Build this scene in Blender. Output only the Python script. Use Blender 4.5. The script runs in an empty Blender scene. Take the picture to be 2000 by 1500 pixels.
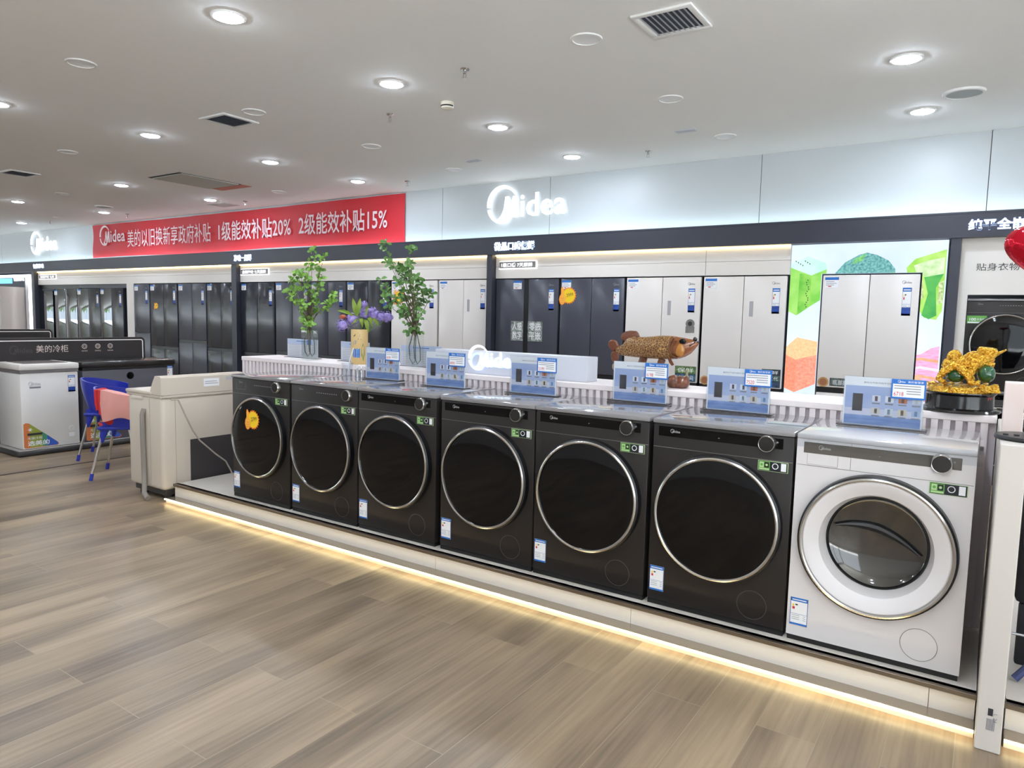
import bpy, bmesh, math, random
from mathutils import Vector, Matrix
sin, cos, PI = math.sin, math.cos, math.pi
S = bpy.context.scene
C = S.collection
random.seed(7)

# ------------------------------------------------------------ camera
F, YAW, PITCH, ROLL, CH = 1385.0, 0.590, -0.0932, 0.0232, 1.391
fw = Vector((-sin(YAW) * cos(PITCH), cos(YAW) * cos(PITCH), sin(PITCH)))
r0 = Vector((cos(YAW), sin(YAW), 0)); u0 = r0.cross(fw)
rt = r0 * cos(ROLL) + u0 * sin(ROLL); up = u0 * cos(ROLL) - r0 * sin(ROLL)
cd = bpy.data.cameras.new('camera'); cam = bpy.data.objects.new('camera', cd); C.objects.link(cam)
cd.sensor_width = 36; cd.lens = F * 36 / 2000; cd.clip_start = .05; cd.clip_end = 200
M = Matrix((rt, up, -fw)).transposed().to_4x4(); M.translation = Vector((0, 0, CH)); cam.matrix_world = M
S.camera = cam
# ------------------------------------------------------------ world, exposure
W = bpy.data.worlds.new('world'); S.world = W; W.use_nodes = True
bg = W.node_tree.nodes['Background']; bg.inputs[0].default_value = (.86, .93, 1, 1); bg.inputs[1].default_value = 2.4
sl = bpy.data.lights.new('sun', 'SUN'); sl.energy = 26; sl.angle = .01; sl.color = (.97, .98, 1)
sun = bpy.data.objects.new('sun', sl); C.objects.link(sun); sun.rotation_euler = (-.05, .05, 0)      # nearly overhead: it lights the pavement outside
S.view_settings.view_transform = 'Standard'; S.view_settings.look = 'None'
S.view_settings.exposure = 0.6; S.view_settings.gamma = 1; S.view_settings.use_curve_mapping = False
try:
    S.cycles.use_denoising = True; S.cycles.max_bounces = 8; S.cycles.sample_clamp_indirect = 6
except Exception: pass
LAMP = 170; COVE = 7.5; WARM = 7; LED = 7; SIGN = 1.1

# ------------------------------------------------------------ materials
def lin(c):
    c = c / 255
    return c / 12.92 if c <= .04045 else ((c + .055) / 1.055) ** 2.4
def rgb(*c): return (lin(c[0]), lin(c[1]), lin(c[2]), 1)
MATS = {}
def mat(name, col, rough=.5, metal=0, emit=0, spec=.5, coat=0, trans=0, bump=None, noise=None, ecol=None):
    if name in MATS: return MATS[name]
    m = bpy.data.materials.new(name); m.use_nodes = True; nt = m.node_tree; b = nt.nodes['Principled BSDF']
    b.inputs['Base Color'].default_value = rgb(*col); b.inputs['Roughness'].default_value = rough
    b.inputs['Metallic'].default_value = metal; b.inputs['Specular IOR Level'].default_value = spec
    b.inputs['Coat Weight'].default_value = coat; b.inputs['Coat Roughness'].default_value = .04
    b.inputs['Transmission Weight'].default_value = trans
    if emit and noise: b.inputs['Base Color'].default_value = (.01, .01, .01, 1)
    if emit:
        b.inputs['Emission Color'].default_value = rgb(*(ecol or col)); b.inputs['Emission Strength'].default_value = emit
    tc = None
    if noise or bump:
        tc = nt.nodes.new('ShaderNodeTexCoord')
    if noise:       # (scale, colour 2, stretch xyz)
        n = nt.nodes.new('ShaderNodeTexNoise'); n.inputs['Scale'].default_value = noise[0]; n.inputs['Detail'].default_value = 4
        mp = nt.nodes.new('ShaderNodeMapping'); mp.inputs['Scale'].default_value = noise[2] if len(noise) > 2 else (1, 1, 1)
        nt.links.new(tc.outputs['Object'], mp.inputs[0]); nt.links.new(mp.outputs[0], n.inputs['Vector'])
        rp = nt.nodes.new('ShaderNodeValToRGB'); rp.color_ramp.elements[0].position = .35; rp.color_ramp.elements[1].position = .65
        rp.color_ramp.elements[0].color = rgb(*col); rp.color_ramp.elements[1].color = rgb(*noise[1])
        nt.links.new(n.outputs[0], rp.inputs[0]); nt.links.new(rp.outputs[0], b.inputs['Emission Color' if emit else 'Base Color'])
    if bump:        # (scale, strength)
        n = nt.nodes.new('ShaderNodeTexNoise'); n.inputs['Scale'].default_value = bump[0]; n.inputs['Detail'].default_value = 3
        bp = nt.nodes.new('ShaderNodeBump'); bp.inputs['Strength'].default_value = bump[1]; bp.inputs['Distance'].default_value = .01
        nt.links.new(tc.outputs['Object'], n.inputs['Vector']); nt.links.new(n.outputs[0], bp.inputs['Height']); nt.links.new(bp.outputs[0], b.inputs['Normal'])
    MATS[name] = m; return m
def glass(name, col=(235, 242, 242), alpha=.12):
    m = bpy.data.materials.new(name); m.use_nodes = True; nt = m.node_tree; nt.nodes.clear()
    o = nt.nodes.new('ShaderNodeOutputMaterial'); mx = nt.nodes.new('ShaderNodeMixShader'); t = nt.nodes.new('ShaderNodeBsdfTransparent')
    g = nt.nodes.new('ShaderNodeBsdfGlossy'); g.inputs['Roughness'].default_value = .03; g.inputs['Color'].default_value = (1, 1, 1, 1)
    fr = nt.nodes.new('ShaderNodeFresnel'); fr.inputs[0].default_value = 1.5
    ad = nt.nodes.new('ShaderNodeMath'); ad.operation = 'ADD'; ad.inputs[1].default_value = alpha; ad.use_clamp = True
    ge = nt.nodes.new('ShaderNodeNewGeometry'); sb = nt.nodes.new('ShaderNodeMath'); sb.operation = 'SUBTRACT'; sb.use_clamp = True; nt.links.new(ge.outputs['Backfacing'], sb.inputs[1])
    t.inputs[0].default_value = rgb(*col)
    nt.links.new(fr.outputs[0], ad.inputs[0]); nt.links.new(ad.outputs[0], sb.inputs[0]); nt.links.new(sb.outputs[0], mx.inputs[0]); nt.links.new(t.outputs[0], mx.inputs[1]); nt.links.new(g.outputs[0], mx.inputs[2]); nt.links.new(mx.outputs[0], o.inputs[0])
    MATS[name] = m; return m
WHITE = mat('white_paint', (238, 238, 236), .55)
CEIL = mat('ceiling_paint', (246, 246, 244), .8)
CREAM = mat('cream_laminate', (226, 220, 212), .45)
FASCIA = mat('white_fascia', (196, 202, 204), .4)
NAVY = mat('dark_header', (50, 52, 63), .45)
BLACK = mat('black_plastic', (16, 16, 17), .35)
GLOSSB = mat('black_glass', (7, 7, 8), .04, spec=.35)
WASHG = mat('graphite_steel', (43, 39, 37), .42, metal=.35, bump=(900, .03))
WTOP = mat('graphite_top', (132, 129, 130), .1, coat=.6)  # lid tone lightened: the film's reflection is put into the base colour
WTOPW = mat('white_top', (205, 200, 198), .1, coat=.6)
CHROME = mat('chrome', (205, 203, 200), .16, metal=1)
STEEL = mat('brushed_steel', (150, 145, 138), .3, metal=1)
WWHITE = mat('white_enamel', (218, 213, 211), .3)
FWHITE = mat('white_glass_door', (226, 220, 214), .25)
FGREY = mat('grey_glass_door', (70, 72, 82), .22)
FDARK = mat('dark_mirror_door', (50, 52, 58), .16, spec=.4)
FMIR = mat('mirror_door', (140, 145, 150), .04, metal=1, bump=(1.5, .03))
PLAST = mat('clear_plastic', (240, 240, 240), .08)
BLUE = mat('blue_print', (40, 110, 190), .5)
DBLUE = mat('deep_blue_print', (35, 75, 160), .5)
PAPER = mat('white_paper', (236, 236, 236), .5)
GREYP = mat('grey_print', (130, 130, 135), .5)
DARKP = mat('dark_print', (45, 45, 50), .5)
REDP = mat('red_print', (205, 50, 50), .5)
GREENP = mat('green_print', (96, 160, 70), .5)
LGREEN = mat('light_green_print', (178, 208, 150), .5)
ORANGEP = mat('orange_print', (205, 112, 60), .5)
YELLOWP = mat('yellow_print', (245, 205, 25), .5)
SILVERP = mat('silver_print', (190, 190, 190), .35, metal=.4)
LETTER = mat('lit_letter', (246, 249, 255), .4, emit=SIGN)
LETTERB = mat('lit_letter_blue_white', (200, 220, 255), .4, emit=SIGN * 1.3)
DISC = mat('lamp_diffuser', (226, 238, 255), .4, emit=LAMP)
DEADLAMP = mat('unlit_diffuser', (246, 248, 250), .5)
LOGOM = mat('lit_brand_letter', (250, 252, 255), .4, emit=.72)
COVEM = mat('cove_strip', (216, 241, 250), .4, emit=COVE)
WARMM = mat('warm_strip', (255, 226, 160), .4, emit=WARM)
LEDM = mat('plinth_led', (255, 232, 170), .4, emit=LED)
VGLASS = glass('vase_glass', (250, 252, 252), .03)
ACRYL = glass('acrylic', (246, 248, 250), .03)

# ------------------------------------------------------------ mesh building
class MB:
    """collects shapes in one mesh; every face remembers its material"""
    def __init__(s, m=None): s.v = []; s.f = []; s.fm = []; s.ms = []; s.use(m)
    def use(s, m):
        if m is not None and m not in s.ms: s.ms.append(m)
        s.cur = s.ms.index(m) if m is not None else 0
        return s
    def add(s, vs, fs, T=None):
        n = len(s.v)
        s.v += [tuple(T @ Vector(p)) if T else tuple(p) for p in vs]
        s.f += [tuple(i + n for i in f) for f in fs]; s.fm += [s.cur] * len(fs); return s
    def box(s, x0, x1, y0, y1, z0, z1, b=0, seg=2, T=None):
        if b <= 0:
            return s.add([(x0,y0,z0),(x1,y0,z0),(x1,y1,z0),(x0,y1,z0),(x0,y0,z1),(x1,y0,z1),(x1,y1,z1),(x0,y1,z1)],
                         [(0,3,2,1),(4,5,6,7),(0,1,5,4),(1,2,6,5),(2,3,7,6),(3,0,4,7)], T)
        bm = bmesh.new(); bmesh.ops.create_cube(bm, size=1)
        for v in bm.verts: v.co = ((x0+x1)/2 + v.co.x*(x1-x0), (y0+y1)/2 + v.co.y*(y1-y0), (z0+z1)/2 + v.co.z*(z1-z0))
        bmesh.ops.bevel(bm, geom=bm.edges[:], offset=b, segments=seg, profile=.5, affect='EDGES')
        bm.verts.index_update(); s.add([v.co[:] for v in bm.verts], [[v.index for v in f.verts] for f in bm.faces], T); bm.free(); return s
    def prism(s, pts, O, U, V, N, h):
        """polygon pts (u,v) in plane at O spanned by U,V, extruded by h along N"""
        O, U, V, N = map(Vector, (O, U, V, N)); n = len(pts)
        a = [O + U*p[0] + V*p[1] for p in pts]; b = [p + N*h for p in a]
        fs = [tuple(range(n)), tuple(range(2*n-1, n-1, -1))] + [(i, i+n, (i+1) % n + n, (i+1) % n) for i in range(n)]
        return s.add(a + b, fs)
    def flat(s, pts, O, U, V):
        O, U, V = map(Vector, (O, U, V)); return s.add([O + U*p[0] + V*p[1] for p in pts], [tuple(range(len(pts)))])
    def rect(s, u0, u1, v0, v1, O, U, V): return s.flat([(u0,v0),(u1,v0),(u1,v1),(u0,v1)], O, U, V)
    def lathe(s, prof, O, A=(0,0,1), seg=32, closed=False):
        """prof: (radius, height along A)"""
        A = Vector(A).normalized(); X = A.orthogonal().normalized(); Y = A.cross(X); O = Vector(O); vs = []; n = len(prof)
        for k in range(seg):
            t = 2*PI*k/seg; d = X*cos(t) + Y*sin(t)
            vs += [O + d*max(r, 1e-5) + A*h for r, h in prof]
        fs = []
        for k in range(seg):
            q = (k+1) % seg
            for i in range(n - (0 if closed else 1)):
                j = (i+1) % n; fs.append((k*n+i, q*n+i, q*n+j, k*n+j))
        return s.add(vs, fs)
    def cyl(s, O, A, r, h, seg=24, r2=None): return s.lathe([(0,0),(r,0),(r if r2 is None else r2,h),(0,h)], O, A, seg)
    def ring(s, O, A, R, r, seg=48, k=8, ry=None):
        ry = ry or r
        return s.lathe([(R + r*cos(2*PI*i/k), ry*sin(2*PI*i/k)) for i in range(k)], O, A, seg, closed=True)
    def tube(s, pts, r, seg=8):
        P = [Vector(p) for p in pts]; n = len(P); rs = r if isinstance(r, (list, tuple)) else [r]*n
        vs = []; up_ = None
        for i, p in enumerate(P):
            d = (P[min(i+1, n-1)] - P[max(i-1, 0)]).normalized()
            X = d.orthogonal().normalized() if up_ is None else (up_ - d*up_.dot(d)).normalized()
            up_ = X; Y = d.cross(X)
            vs += [p + (X*cos(2*PI*k/seg) + Y*sin(2*PI*k/seg))*rs[i] for k in range(seg)]
        fs = [(i*seg+k, i*seg+(k+1) % seg, (i+1)*seg+(k+1) % seg, (i+1)*seg+k) for i in range(n-1) for k in range(seg)]
        fs += [tuple(range(seg-1, -1, -1)), tuple((n-1)*seg+k for k in range(seg))]
        return s.add(vs, fs)
    def ball(s, c, r, sub=2, sc=(1,1,1), T=None):
        bm = bmesh.new(); bmesh.ops.create_icosphere(bm, subdivisions=sub, radius=r); bm.verts.index_update()
        T2 = Matrix.Translation(Vector(c)) @ (T or Matrix()) @ Matrix.Diagonal((*sc, 1))
        s.add([v.co[:] for v in bm.verts], [[v.index for v in f.verts] for f in bm.faces], T2); bm.free(); return s
    def mesh(s, me, T=None): return s.add([v.co[:] for v in me.vertices], [tuple(p.vertices) for p in me.polygons], T)
    def build(s, name, parent=None, smooth=True):
        me = bpy.data.meshes.new(name); me.from_pydata(s.v, [], s.f)
        for m in s.ms: me.materials.append(m)
        me.polygons.foreach_set('material_index', s.fm)
        if smooth:
            me.polygons.foreach_set('use_smooth', [True]*len(s.f)); me.set_sharp_from_angle(angle=.6)
        me.update(); o = bpy.data.objects.new(name, me); C.objects.link(o)
        if parent: o.parent = parent
        return o

def tag(o, label, cat, group=None, kind=None):
    if kind: o['kind'] = kind
    if label: o['label'] = label
    if cat: o['category'] = cat
    if group: o['group'] = group
    return o
def struct(o): o['kind'] = 'structure'; return o
def thing(name, label, cat, loc=(0,0,0), rz=0, group=None):
    o = bpy.data.objects.new(name, None); o.empty_display_size = .1; C.objects.link(o); o.location = loc; o.rotation_euler = (0,0,rz)
    return tag(o, label, cat, group)
def kids(o): return [c for c in bpy.data.objects if c.parent == o]
def dup(root, label=None, loc=None, rz=None, group=None, skip=()):
    """a copy of a thing with copies of its parts and sub-parts"""
    def rec(o, par):
        c = o.copy(); C.objects.link(c); c.parent = par
        for ch in kids(o):
            if ch.name.split('.')[0] not in skip: rec(ch, c)
        return c
    c = rec(root, None)
    if label: c['label'] = label
    if loc is not None: c.location = loc
    if rz is not None: c.rotation_euler = (0,0,rz)
    if group: c['group'] = group
    return c

# ------------------------------------------------------------ lettering
TX = {}
def glyphs(body, bold=0.0, ext=0.0):
    k = (body, bold, ext)
    if k not in TX:
        cu = bpy.data.curves.new('t', 'FONT'); cu.body = body; cu.offset = bold; cu.extrude = ext; cu.resolution_u = 2
        o = bpy.data.objects.new('t', cu); C.objects.link(o)
        me = bpy.data.meshes.new_from_object(o.evaluated_get(bpy.context.evaluated_depsgraph_get()))
        C.objects.unlink(o); bpy.data.objects.remove(o)
        vs = [v.co.copy() for v in me.vertices]; fs = [tuple(p.vertices) for p in me.polygons]
        x0 = min(v.x for v in vs); x1 = max(v.x for v in vs); y0 = min(v.y for v in vs); y1 = max(v.y for v in vs)
        TX[k] = ([((v.x-x0)/(x1-x0), (v.y-y0)/(y1-y0), v.z) for v in vs], fs, (x1-x0)/(y1-y0))
    return TX[k]
XU, ZV = Vector((1,0,0)), Vector((0,0,1)); YU = Vector((0,1,0))
def text(mb, body, O, w=None, h=None, U=XU, V=ZV, bold=0.0, depth=0.0):
    """lettering fitted in w x h with its lower left corner at O; depth > 0 gives solid letters"""
    if not body: return mb
    vs, fs, asp = glyphs(body, bold, .05 if depth else 0.0)
    if h is None: h = w/asp
    if w is None: w = h*asp
    U, V, O = Vector(U), Vector(V), Vector(O); N = U.cross(V)
    return mb.add([O + U*p[0]*w + V*p[1]*h + N*(p[2]*depth/.1 if depth else 0) for p in vs], fs)
def arc(cx, cy, r, a0, a1, n=18): return [(cx + r*cos(math.radians(a0+(a1-a0)*i/n)), cy + r*sin(math.radians(a0+(a1-a0)*i/n))) for i in range(n+1)]
LOGO = [arc(.175,.15,.215,28,186) + list(reversed(arc(.195,.145,.18,36,186))),
        arc(.175,.15,.215,194,290) + [(.28,.0),(.21,-.012),(.15,-.006)] + list(reversed(arc(.20,.152,.2,196,262,9)))[2:],
        [(.11,-.012),(.16,.025),(.195,.1),(.213,.235),(.258,.235),(.272,.085),(.318,.235),(.372,.235),(.385,0),(.333,0),(.333,.12),(.292,0),(.246,0),(.236,.12),(.205,.035),(.165,-.012)]]
def logo(mb, O, w, U=XU, V=ZV, depth=0.0):
    """the round swoosh with the brand word, w wide; O is the word's base line at its left"""
    U, V, O = Vector(U), Vector(V), Vector(O); N = U.cross(V)
    for poly in LOGO:
        bm = bmesh.new(); vs = [bm.verts.new((p[0], p[1], 0)) for p in poly]
        es = [bm.edges.new((vs[i], vs[(i+1) % len(vs)])) for i in range(len(vs))]
        bmesh.ops.triangle_fill(bm, edges=es, use_beauty=True); bm.verts.index_update()
        P = [O + U*v.co.x*w + V*v.co.y*w for v in bm.verts]; Fs = [[v.index for v in f.verts] for f in bm.faces]; bm.free()
        mb.add([p + N*depth for p in P], Fs)
        if depth:
            n = len(poly); Q = [O + U*p[0]*w + V*p[1]*w for p in poly]
            mb.add(Q + [q + N*depth for q in Q], [(i, (i+1) % n, (i+1) % n + n, i+n) for i in range(n)])
    text(mb, 'idea', O + U*.415*w, w=.585*w, h=.255*w, U=U, V=V, bold=.012, depth=depth)
    return mb

# ------------------------------------------------------------ the room
X0, X1, Y0, WY, CZ = -50.0, 3.6, -4.0, 7.6, 3.118
def floor_material():
    m = bpy.data.materials.new('oak_laminate'); m.use_nodes = True; nt = m.node_tree; b = nt.nodes['Principled BSDF']
    L = nt.links.new; N = nt.nodes.new
    tc = N('ShaderNodeTexCoord'); mp = N('ShaderNodeMapping'); mp.inputs['Rotation'].default_value = (0,0,PI/2); L(tc.outputs['Object'], mp.inputs[0])
    br = N('ShaderNodeTexBrick'); br.offset = .37; br.inputs['Scale'].default_value = 1; br.inputs['Brick Width'].default_value = 1.22; br.inputs['Row Height'].default_value = .193
    br.inputs['Mortar Size'].default_value = .0016; br.inputs['Mortar Smooth'].default_value = .2; br.inputs['Bias'].default_value = 0
    br.inputs['Color1'].default_value = (0,0,0,1); br.inputs['Color2'].default_value = (1,1,1,1); br.inputs['Mortar'].default_value = (.5,.5,.5,1); L(mp.outputs[0], br.inputs['Vector'])
    m2 = N('ShaderNodeMapping'); m2.inputs['Scale'].default_value = (2.6, .42, 1); L(tc.outputs['Object'], m2.inputs[0])
    ad = N('ShaderNodeVectorMath'); ad.operation = 'MULTIPLY_ADD'; ad.inputs[1].default_value = (.35,1.3,0); L(br.outputs['Color'], ad.inputs[0]); L(m2.outputs[0], ad.inputs[2])
    n1 = N('ShaderNodeTexNoise'); n1.inputs['Scale'].default_value = 1.6; n1.inputs['Detail'].default_value = 3; L(ad.outputs[0], n1.inputs['Vector'])
    m3 = N('ShaderNodeMapping'); m3.inputs['Scale'].default_value = (55, 2.2, 1); L(tc.outputs['Object'], m3.inputs[0])
    n2 = N('ShaderNodeTexNoise'); n2.inputs['Scale'].default_value = 1; n2.inputs['Detail'].default_value = 5; L(m3.outputs[0], n2.inputs['Vector'])
    mx = N('ShaderNodeMix'); mx.inputs['Factor'].default_value = .28; L(n1.outputs[0], mx.inputs[2]); L(n2.outputs[0], mx.inputs[3])
    rp = N('ShaderNodeValToRGB'); e = rp.color_ramp.elements; e[0].position = .30; e[0].color = rgb(84, 71, 58); e[1].position = .64; e[1].color = rgb(164, 143, 116)
    q = rp.color_ramp.elements.new(.47); q.color = rgb(132, 114, 93)
    L(mx.outputs[0], rp.inputs[0])
    mm = N('ShaderNodeMix'); mm.data_type = 'RGBA'; L(br.outputs['Fac'], mm.inputs['Factor']); L(rp.outputs[0], mm.inputs[6]); mm.inputs[7].default_value = rgb(154, 138, 115)
    L(mm.outputs[2], b.inputs['Base Color']); b.inputs['Roughness'].default_value = .34; b.inputs['Specular IOR Level'].default_value = .45
    bp = N('ShaderNodeBump'); bp.inputs['Strength'].default_value = .12; bp.inputs['Distance'].default_value = .004; L(n2.outputs[0], bp.inputs['Height']); L(bp.outputs[0], b.inputs['Normal'])
    return m
struct(MB(floor_material()).box(X0, X1, Y0, 8.4, -.1, 0).build('floor'))
struct(MB(CEIL).box(X0, X1, Y0, 8.4, CZ, CZ + .12).build('ceiling'))
struct(MB(mat('floor_joint', (70, 62, 56), .5)).box(-6.695, -6.67, -3, 7.4, 0, .003).build('trim_1'))
DIM = mat('shop_wall_paint', (234, 233, 230), .7)
struct(MB(DIM).box(X1, X1 + .15, 2.36, 8.4, 0, CZ).box(X1, X1 + .15, Y0, 2.36, 2.85, CZ).box(X1, X1 + .15, Y0, 2.36, 0, .12).build('wall_right'))
struct(MB(DIM).box(X0 - .15, X0, Y0, 8.4, 0, CZ).build('wall_left'))
w = MB(DIM).box(-17.7, .42, Y0 - .15, Y0, 0, CZ).box(.42, X1, Y0 - .15, Y0, 2.85, CZ).box(.42, X1, Y0 - .15, Y0, 0, .12).box(X0, -49.5, Y0 - .15, Y0, 0, CZ).box(-49.5, -17.7, Y0 - .15, Y0, 2.85, CZ).box(-49.5, -17.7, Y0 - .15, Y0, 0, .12)
struct(w.build('wall_front'))
def window(n, a, b, along_x=True):
    f = MB(STEEL); B = (lambda p, q, r_, t_, d0, d1: f.box(p, q, Y0 - d1, Y0 - d0, r_, t_)) if along_x else (lambda p, q, r_, t_, d0, d1: f.box(X1 + d0, X1 + d1, p, q, r_, t_))
    B(a, a + .07, .12, 2.85, .02, .1); B(b - .07, b, .12, 2.85, .02, .1); B(a + .07, b - .07, .12, .2, .02, .1); B(a + .07, b - .07, 2.77, 2.85, .02, .1)
    f.use(ACRYL); B(a + .07, b - .07, .2, 2.77, .055, .065); struct(f.build('window_%d' % n))
for i in range(10): window(i + 1, -49.5 + 3.18*i, -49.5 + 3.18*(i + 1))
window(11, .42, 3.6); window(12, -4.0, -.82, False); window(13, -.82, 2.36, False)  # right-hand windows are added, unseen, to throw daylight onto the ceiling
# back wall: grey core behind the appliances, white fascia boards with open joints, cream boards below the header
bw = MB(mat('joint_grey', (120, 120, 118), .8)).box(X0, X1, 8.3, 8.4, 0, CZ).box(-22, X1, 7.64, 8.3, 2.2, CZ)
bw.use(FASCIA); seams = [-22, -20.2, -17.7, -15.2, -12.7, -10.2, -8.2, -6.29, -4.59, -2.065, -.105, 1.9, X1]
for a, b in zip(seams, seams[1:]): bw.box(a + .003, b - .003, WY, 7.64, 2.395, CZ)
struct(bw.build('wall_back'))
cb = MB(CREAM)
for a, b in ((-18.33, -10.9), (-10.76, -5.47), (-5.38, -2.605), (-2.6, -1.73)):
    cb.box(a, b, WY, 7.66, 1.893, 2.037).box(a, b, WY, 7.66, 2.040, 2.2)
cb.box(-.265, X1, WY, 7.66, 1.69, 2.2).box(-.265, -.19, WY, 7.66, 0, 1.69).box(.44, X1, WY, 7.66, 0, 1.69)
cb.box(-14.47, -14.21, WY, 8.2, 0, 1.893)
struct(cb.build('trim_2'))
hb = MB(NAVY).box(-22, X1, 7.50, 7.60, 2.19, 2.40).box(-22, X1, 7.495, 7.507, 2.395, 2.412)
struct(hb.build('trim_3'))
for i, (a, b) in enumerate(((-18.48, -18.335), (-10.9, -10.765), (-5.47, -5.385), (-.345, -.265))):
    struct(MB(NAVY).box(a, b, 7.52, 7.68, 0, 2.19).build('trim_%d' % (4 + i)))
kp = MB(mat('plinth_white', (214, 210, 204), .5)).box(-22, X1, 7.66, 8.3, 0, .1)
struct(kp.build('baseboard_back'))
o = MB(COVEM).box(-22, X1, 7.51, 7.532, 2.402, 2.41).build('light_strip'); tag(o, 'cool white light strip lying along the top of the dark header', 'light strip', 'header light strips')
for i, (a, b, t) in enumerate(((-18.33, -10.9, 'left of the post under the banner'), (-10.76, -5.47, 'over the plants and the row of dark fridges'), (-5.38, -1.73, 'left of the food picture'))):
    o = MB(WARMM).box(a, b, 7.585, 7.598, 2.178, 2.189).build('light_strip'); tag(o, 'warm light strip under the dark header ' + t, 'light strip', 'header light strips')

# ------------------------------------------------------------ ceiling fittings
def downlight(lit):
    t = thing('ceiling_downlight', '', 'ceiling light')
    f = MB(WHITE).lathe([(.082,0),(.1,0),(.098,-.008),(.084,-.010),(.082,-.004)], (0,0,0), (0,0,1), 32, True); f.build('trim_ring', t)
    d = MB(DISC if lit else DEADLAMP)
    if lit: d.lathe([(0,-.022),(.04,-.020),(.065,-.016),(.083,-.008)], (0,0,0), (0,0,1), 32)
    else: d.lathe([(0,-.002),(.06,-.002),(.083,-.005)], (0,0,0), (0,0,1), 32)
    d.build('diffuser', t); return t
LITS = [(-3.85,2.66,'lit ceiling light above the white light box, nearest the picture top'), (-3.855,4.04,'lit ceiling light just left of the round smoke detector'), (-3.85,5.42,'lit ceiling light between smoke detector and big lit brand letters'),
 (-3.83,6.77,'lit ceiling light right above the big lit brand letters on the wall'), (-.573,5.35,'lit ceiling light at upper right before the big unlit disc'), (-.574,6.68,'lit ceiling light at right close to wall, beside grey speaker disc'),
 (-7.07,3.99,'lit ceiling light left of the square grille and disc'), (-7.03,5.38,'lit ceiling light between the small grille and the red banner end'), (-6.98,6.7,'lit ceiling light above the right part of the red banner'),
 (-10.25,5.35,'lit ceiling light left of the open ceiling hatch'), (-10.25,6.72,'lit ceiling light below the open hatch, over the banner'), (-13.5,5.34,'lit ceiling light at far left below the far grille'),
 (-13.42,6.68,'lit ceiling light above the left end of the red banner'), (-16.83,6.71,'lit ceiling light farthest left, near the small lit brand letters'), (-7.2,2.72,'lit ceiling light half cut by the left picture edge')]
p = downlight(True)
for i, (x, y, t) in enumerate(LITS):
    q = p if i == 0 else dup(p); q.location = (x, y, CZ); q['label'] = t; q['group'] = 'lit ceiling lights'
for x in (-.57, -3.85, -7.05, -10.25):
    for y in (1.32, -.02, -1.36):
        q = dup(p, 'lit round ceiling light behind the camera', (x, y, CZ), group='ceiling lights behind the camera')
for x, y in ((-.57, 4.0), (-.57, 2.66), (2.6, 5.35), (2.6, 4.0), (2.6, 2.66), (-10.25, 2.7), (-13.5, 2.7), (-16.8, 5.35), (-16.8, 3.4), (-20, 5.3)):
    q = dup(p, 'lit round ceiling light beyond the picture edge', (x, y, CZ), group='ceiling lights beyond the picture edge')
UNL = [(-5.48,2.6,'unlit round ceiling light alone in the upper left ceiling'), (-5.43,3.99,'unlit ceiling light right beside the small square grille'), (-2.2,4.02,'unlit ceiling light just left of the large square grille'),
 (-2.195,5.4,'unlit ceiling light halfway between large grille and the wall'), (-5.42,5.39,'unlit ceiling light above the right end of red banner'), (-2.17,6.71,'unlit ceiling light close to the fascia, below the large grille'),
 (-5.39,6.71,'unlit ceiling light left above the big lit brand letters'), (-8.66,3.94,'unlit ceiling light between far left grille and left lit lamp'), (-8.62,6.74,'unlit ceiling light just right of the open hatch'),
 (-11.88,5.31,'unlit ceiling light at left below the far left grille'), (-15.1,6.67,'unlit ceiling light at far left near the wall')]
p = downlight(False)
for i, (x, y, t) in enumerate(UNL):
    q = p if i == 0 else dup(p); q.location = (x, y, CZ); q['label'] = t; q['group'] = 'unlit ceiling lights'
for i, (x, y, t) in enumerate(((-.283,6.305,'large grey round ceiling speaker at the right near the wall'), (-12.667,6.307,'shallow round ceiling speaker above a lit lamp at left'))):
    s = thing('ceiling_speaker', t, 'speaker', (x, y, CZ), 0, 'ceiling speakers')
    MB(WHITE).lathe([(.115,0),(.14,0),(.135,-.016),(.118,-.018)], (0,0,0), (0,0,1), 32, True).build('rim', s)
    MB(mat('speaker_mesh', (176, 184, 184), .7)).lathe([(0,-.014),(.119,-.012)], (0,0,0), (0,0,1), 32).build('grille', s)
def vent(w, d, label, x, y, rz=0):
    t = thing('ceiling_vent', label, 'vent', (x, y, CZ), rz, 'square ceiling grilles')
    b = .035
    MB(WHITE).box(-w/2, w/2, -d/2, -d/2 + b, -.014, 0, .003).box(-w/2, w/2, d/2 - b, d/2, -.014, 0, .003).box(-w/2, -w/2 + b, -d/2 + b, d/2 - b, -.014, 0, .003).box(w/2 - b, w/2, -d/2 + b, d/2 - b, -.014, 0, .003).build('frame', t)
    MB(mat('vent_dark', (80, 86, 98), .8)).box(-w/2 + b, w/2 - b, -d/2 + b, d/2 - b, -.002, -.0005).build('backing', t)
    s = MB(mat('vent_slat', (196, 200, 210), .5)); n = 9
    for i in range(n):
        xx = -w/2 + b + (i + .5)*(w - 2*b)/n
        s.add([(xx - .011,-d/2 + b,-.008), (xx + .007,-d/2 + b,-.015), (xx + .007,d/2 - b,-.015), (xx - .011,d/2 - b,-.008)], [(0,1,2,3)])
    s.build('louvre', t)
vent(.36, .36, 'large square louvred ceiling grille at the top of the view', -1.65, 4.03)
vent(.37, .37, 'square ceiling grille beside an unlit lamp over the left aisle', -5.87, 4.05)
vent(.38, .36, 'square ceiling grille at the far left picture edge', -10.62, 4.23)
h = thing('access_hatch', 'long open ceiling hatch with dark gap around grey panel', 'hatch', (-8.97, 5.68, CZ))
MB(mat('hatch_gap', (60, 62, 62), .8)).box(-.36, .36, -.46, .44, -.004, 0).build('gap', h)
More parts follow.
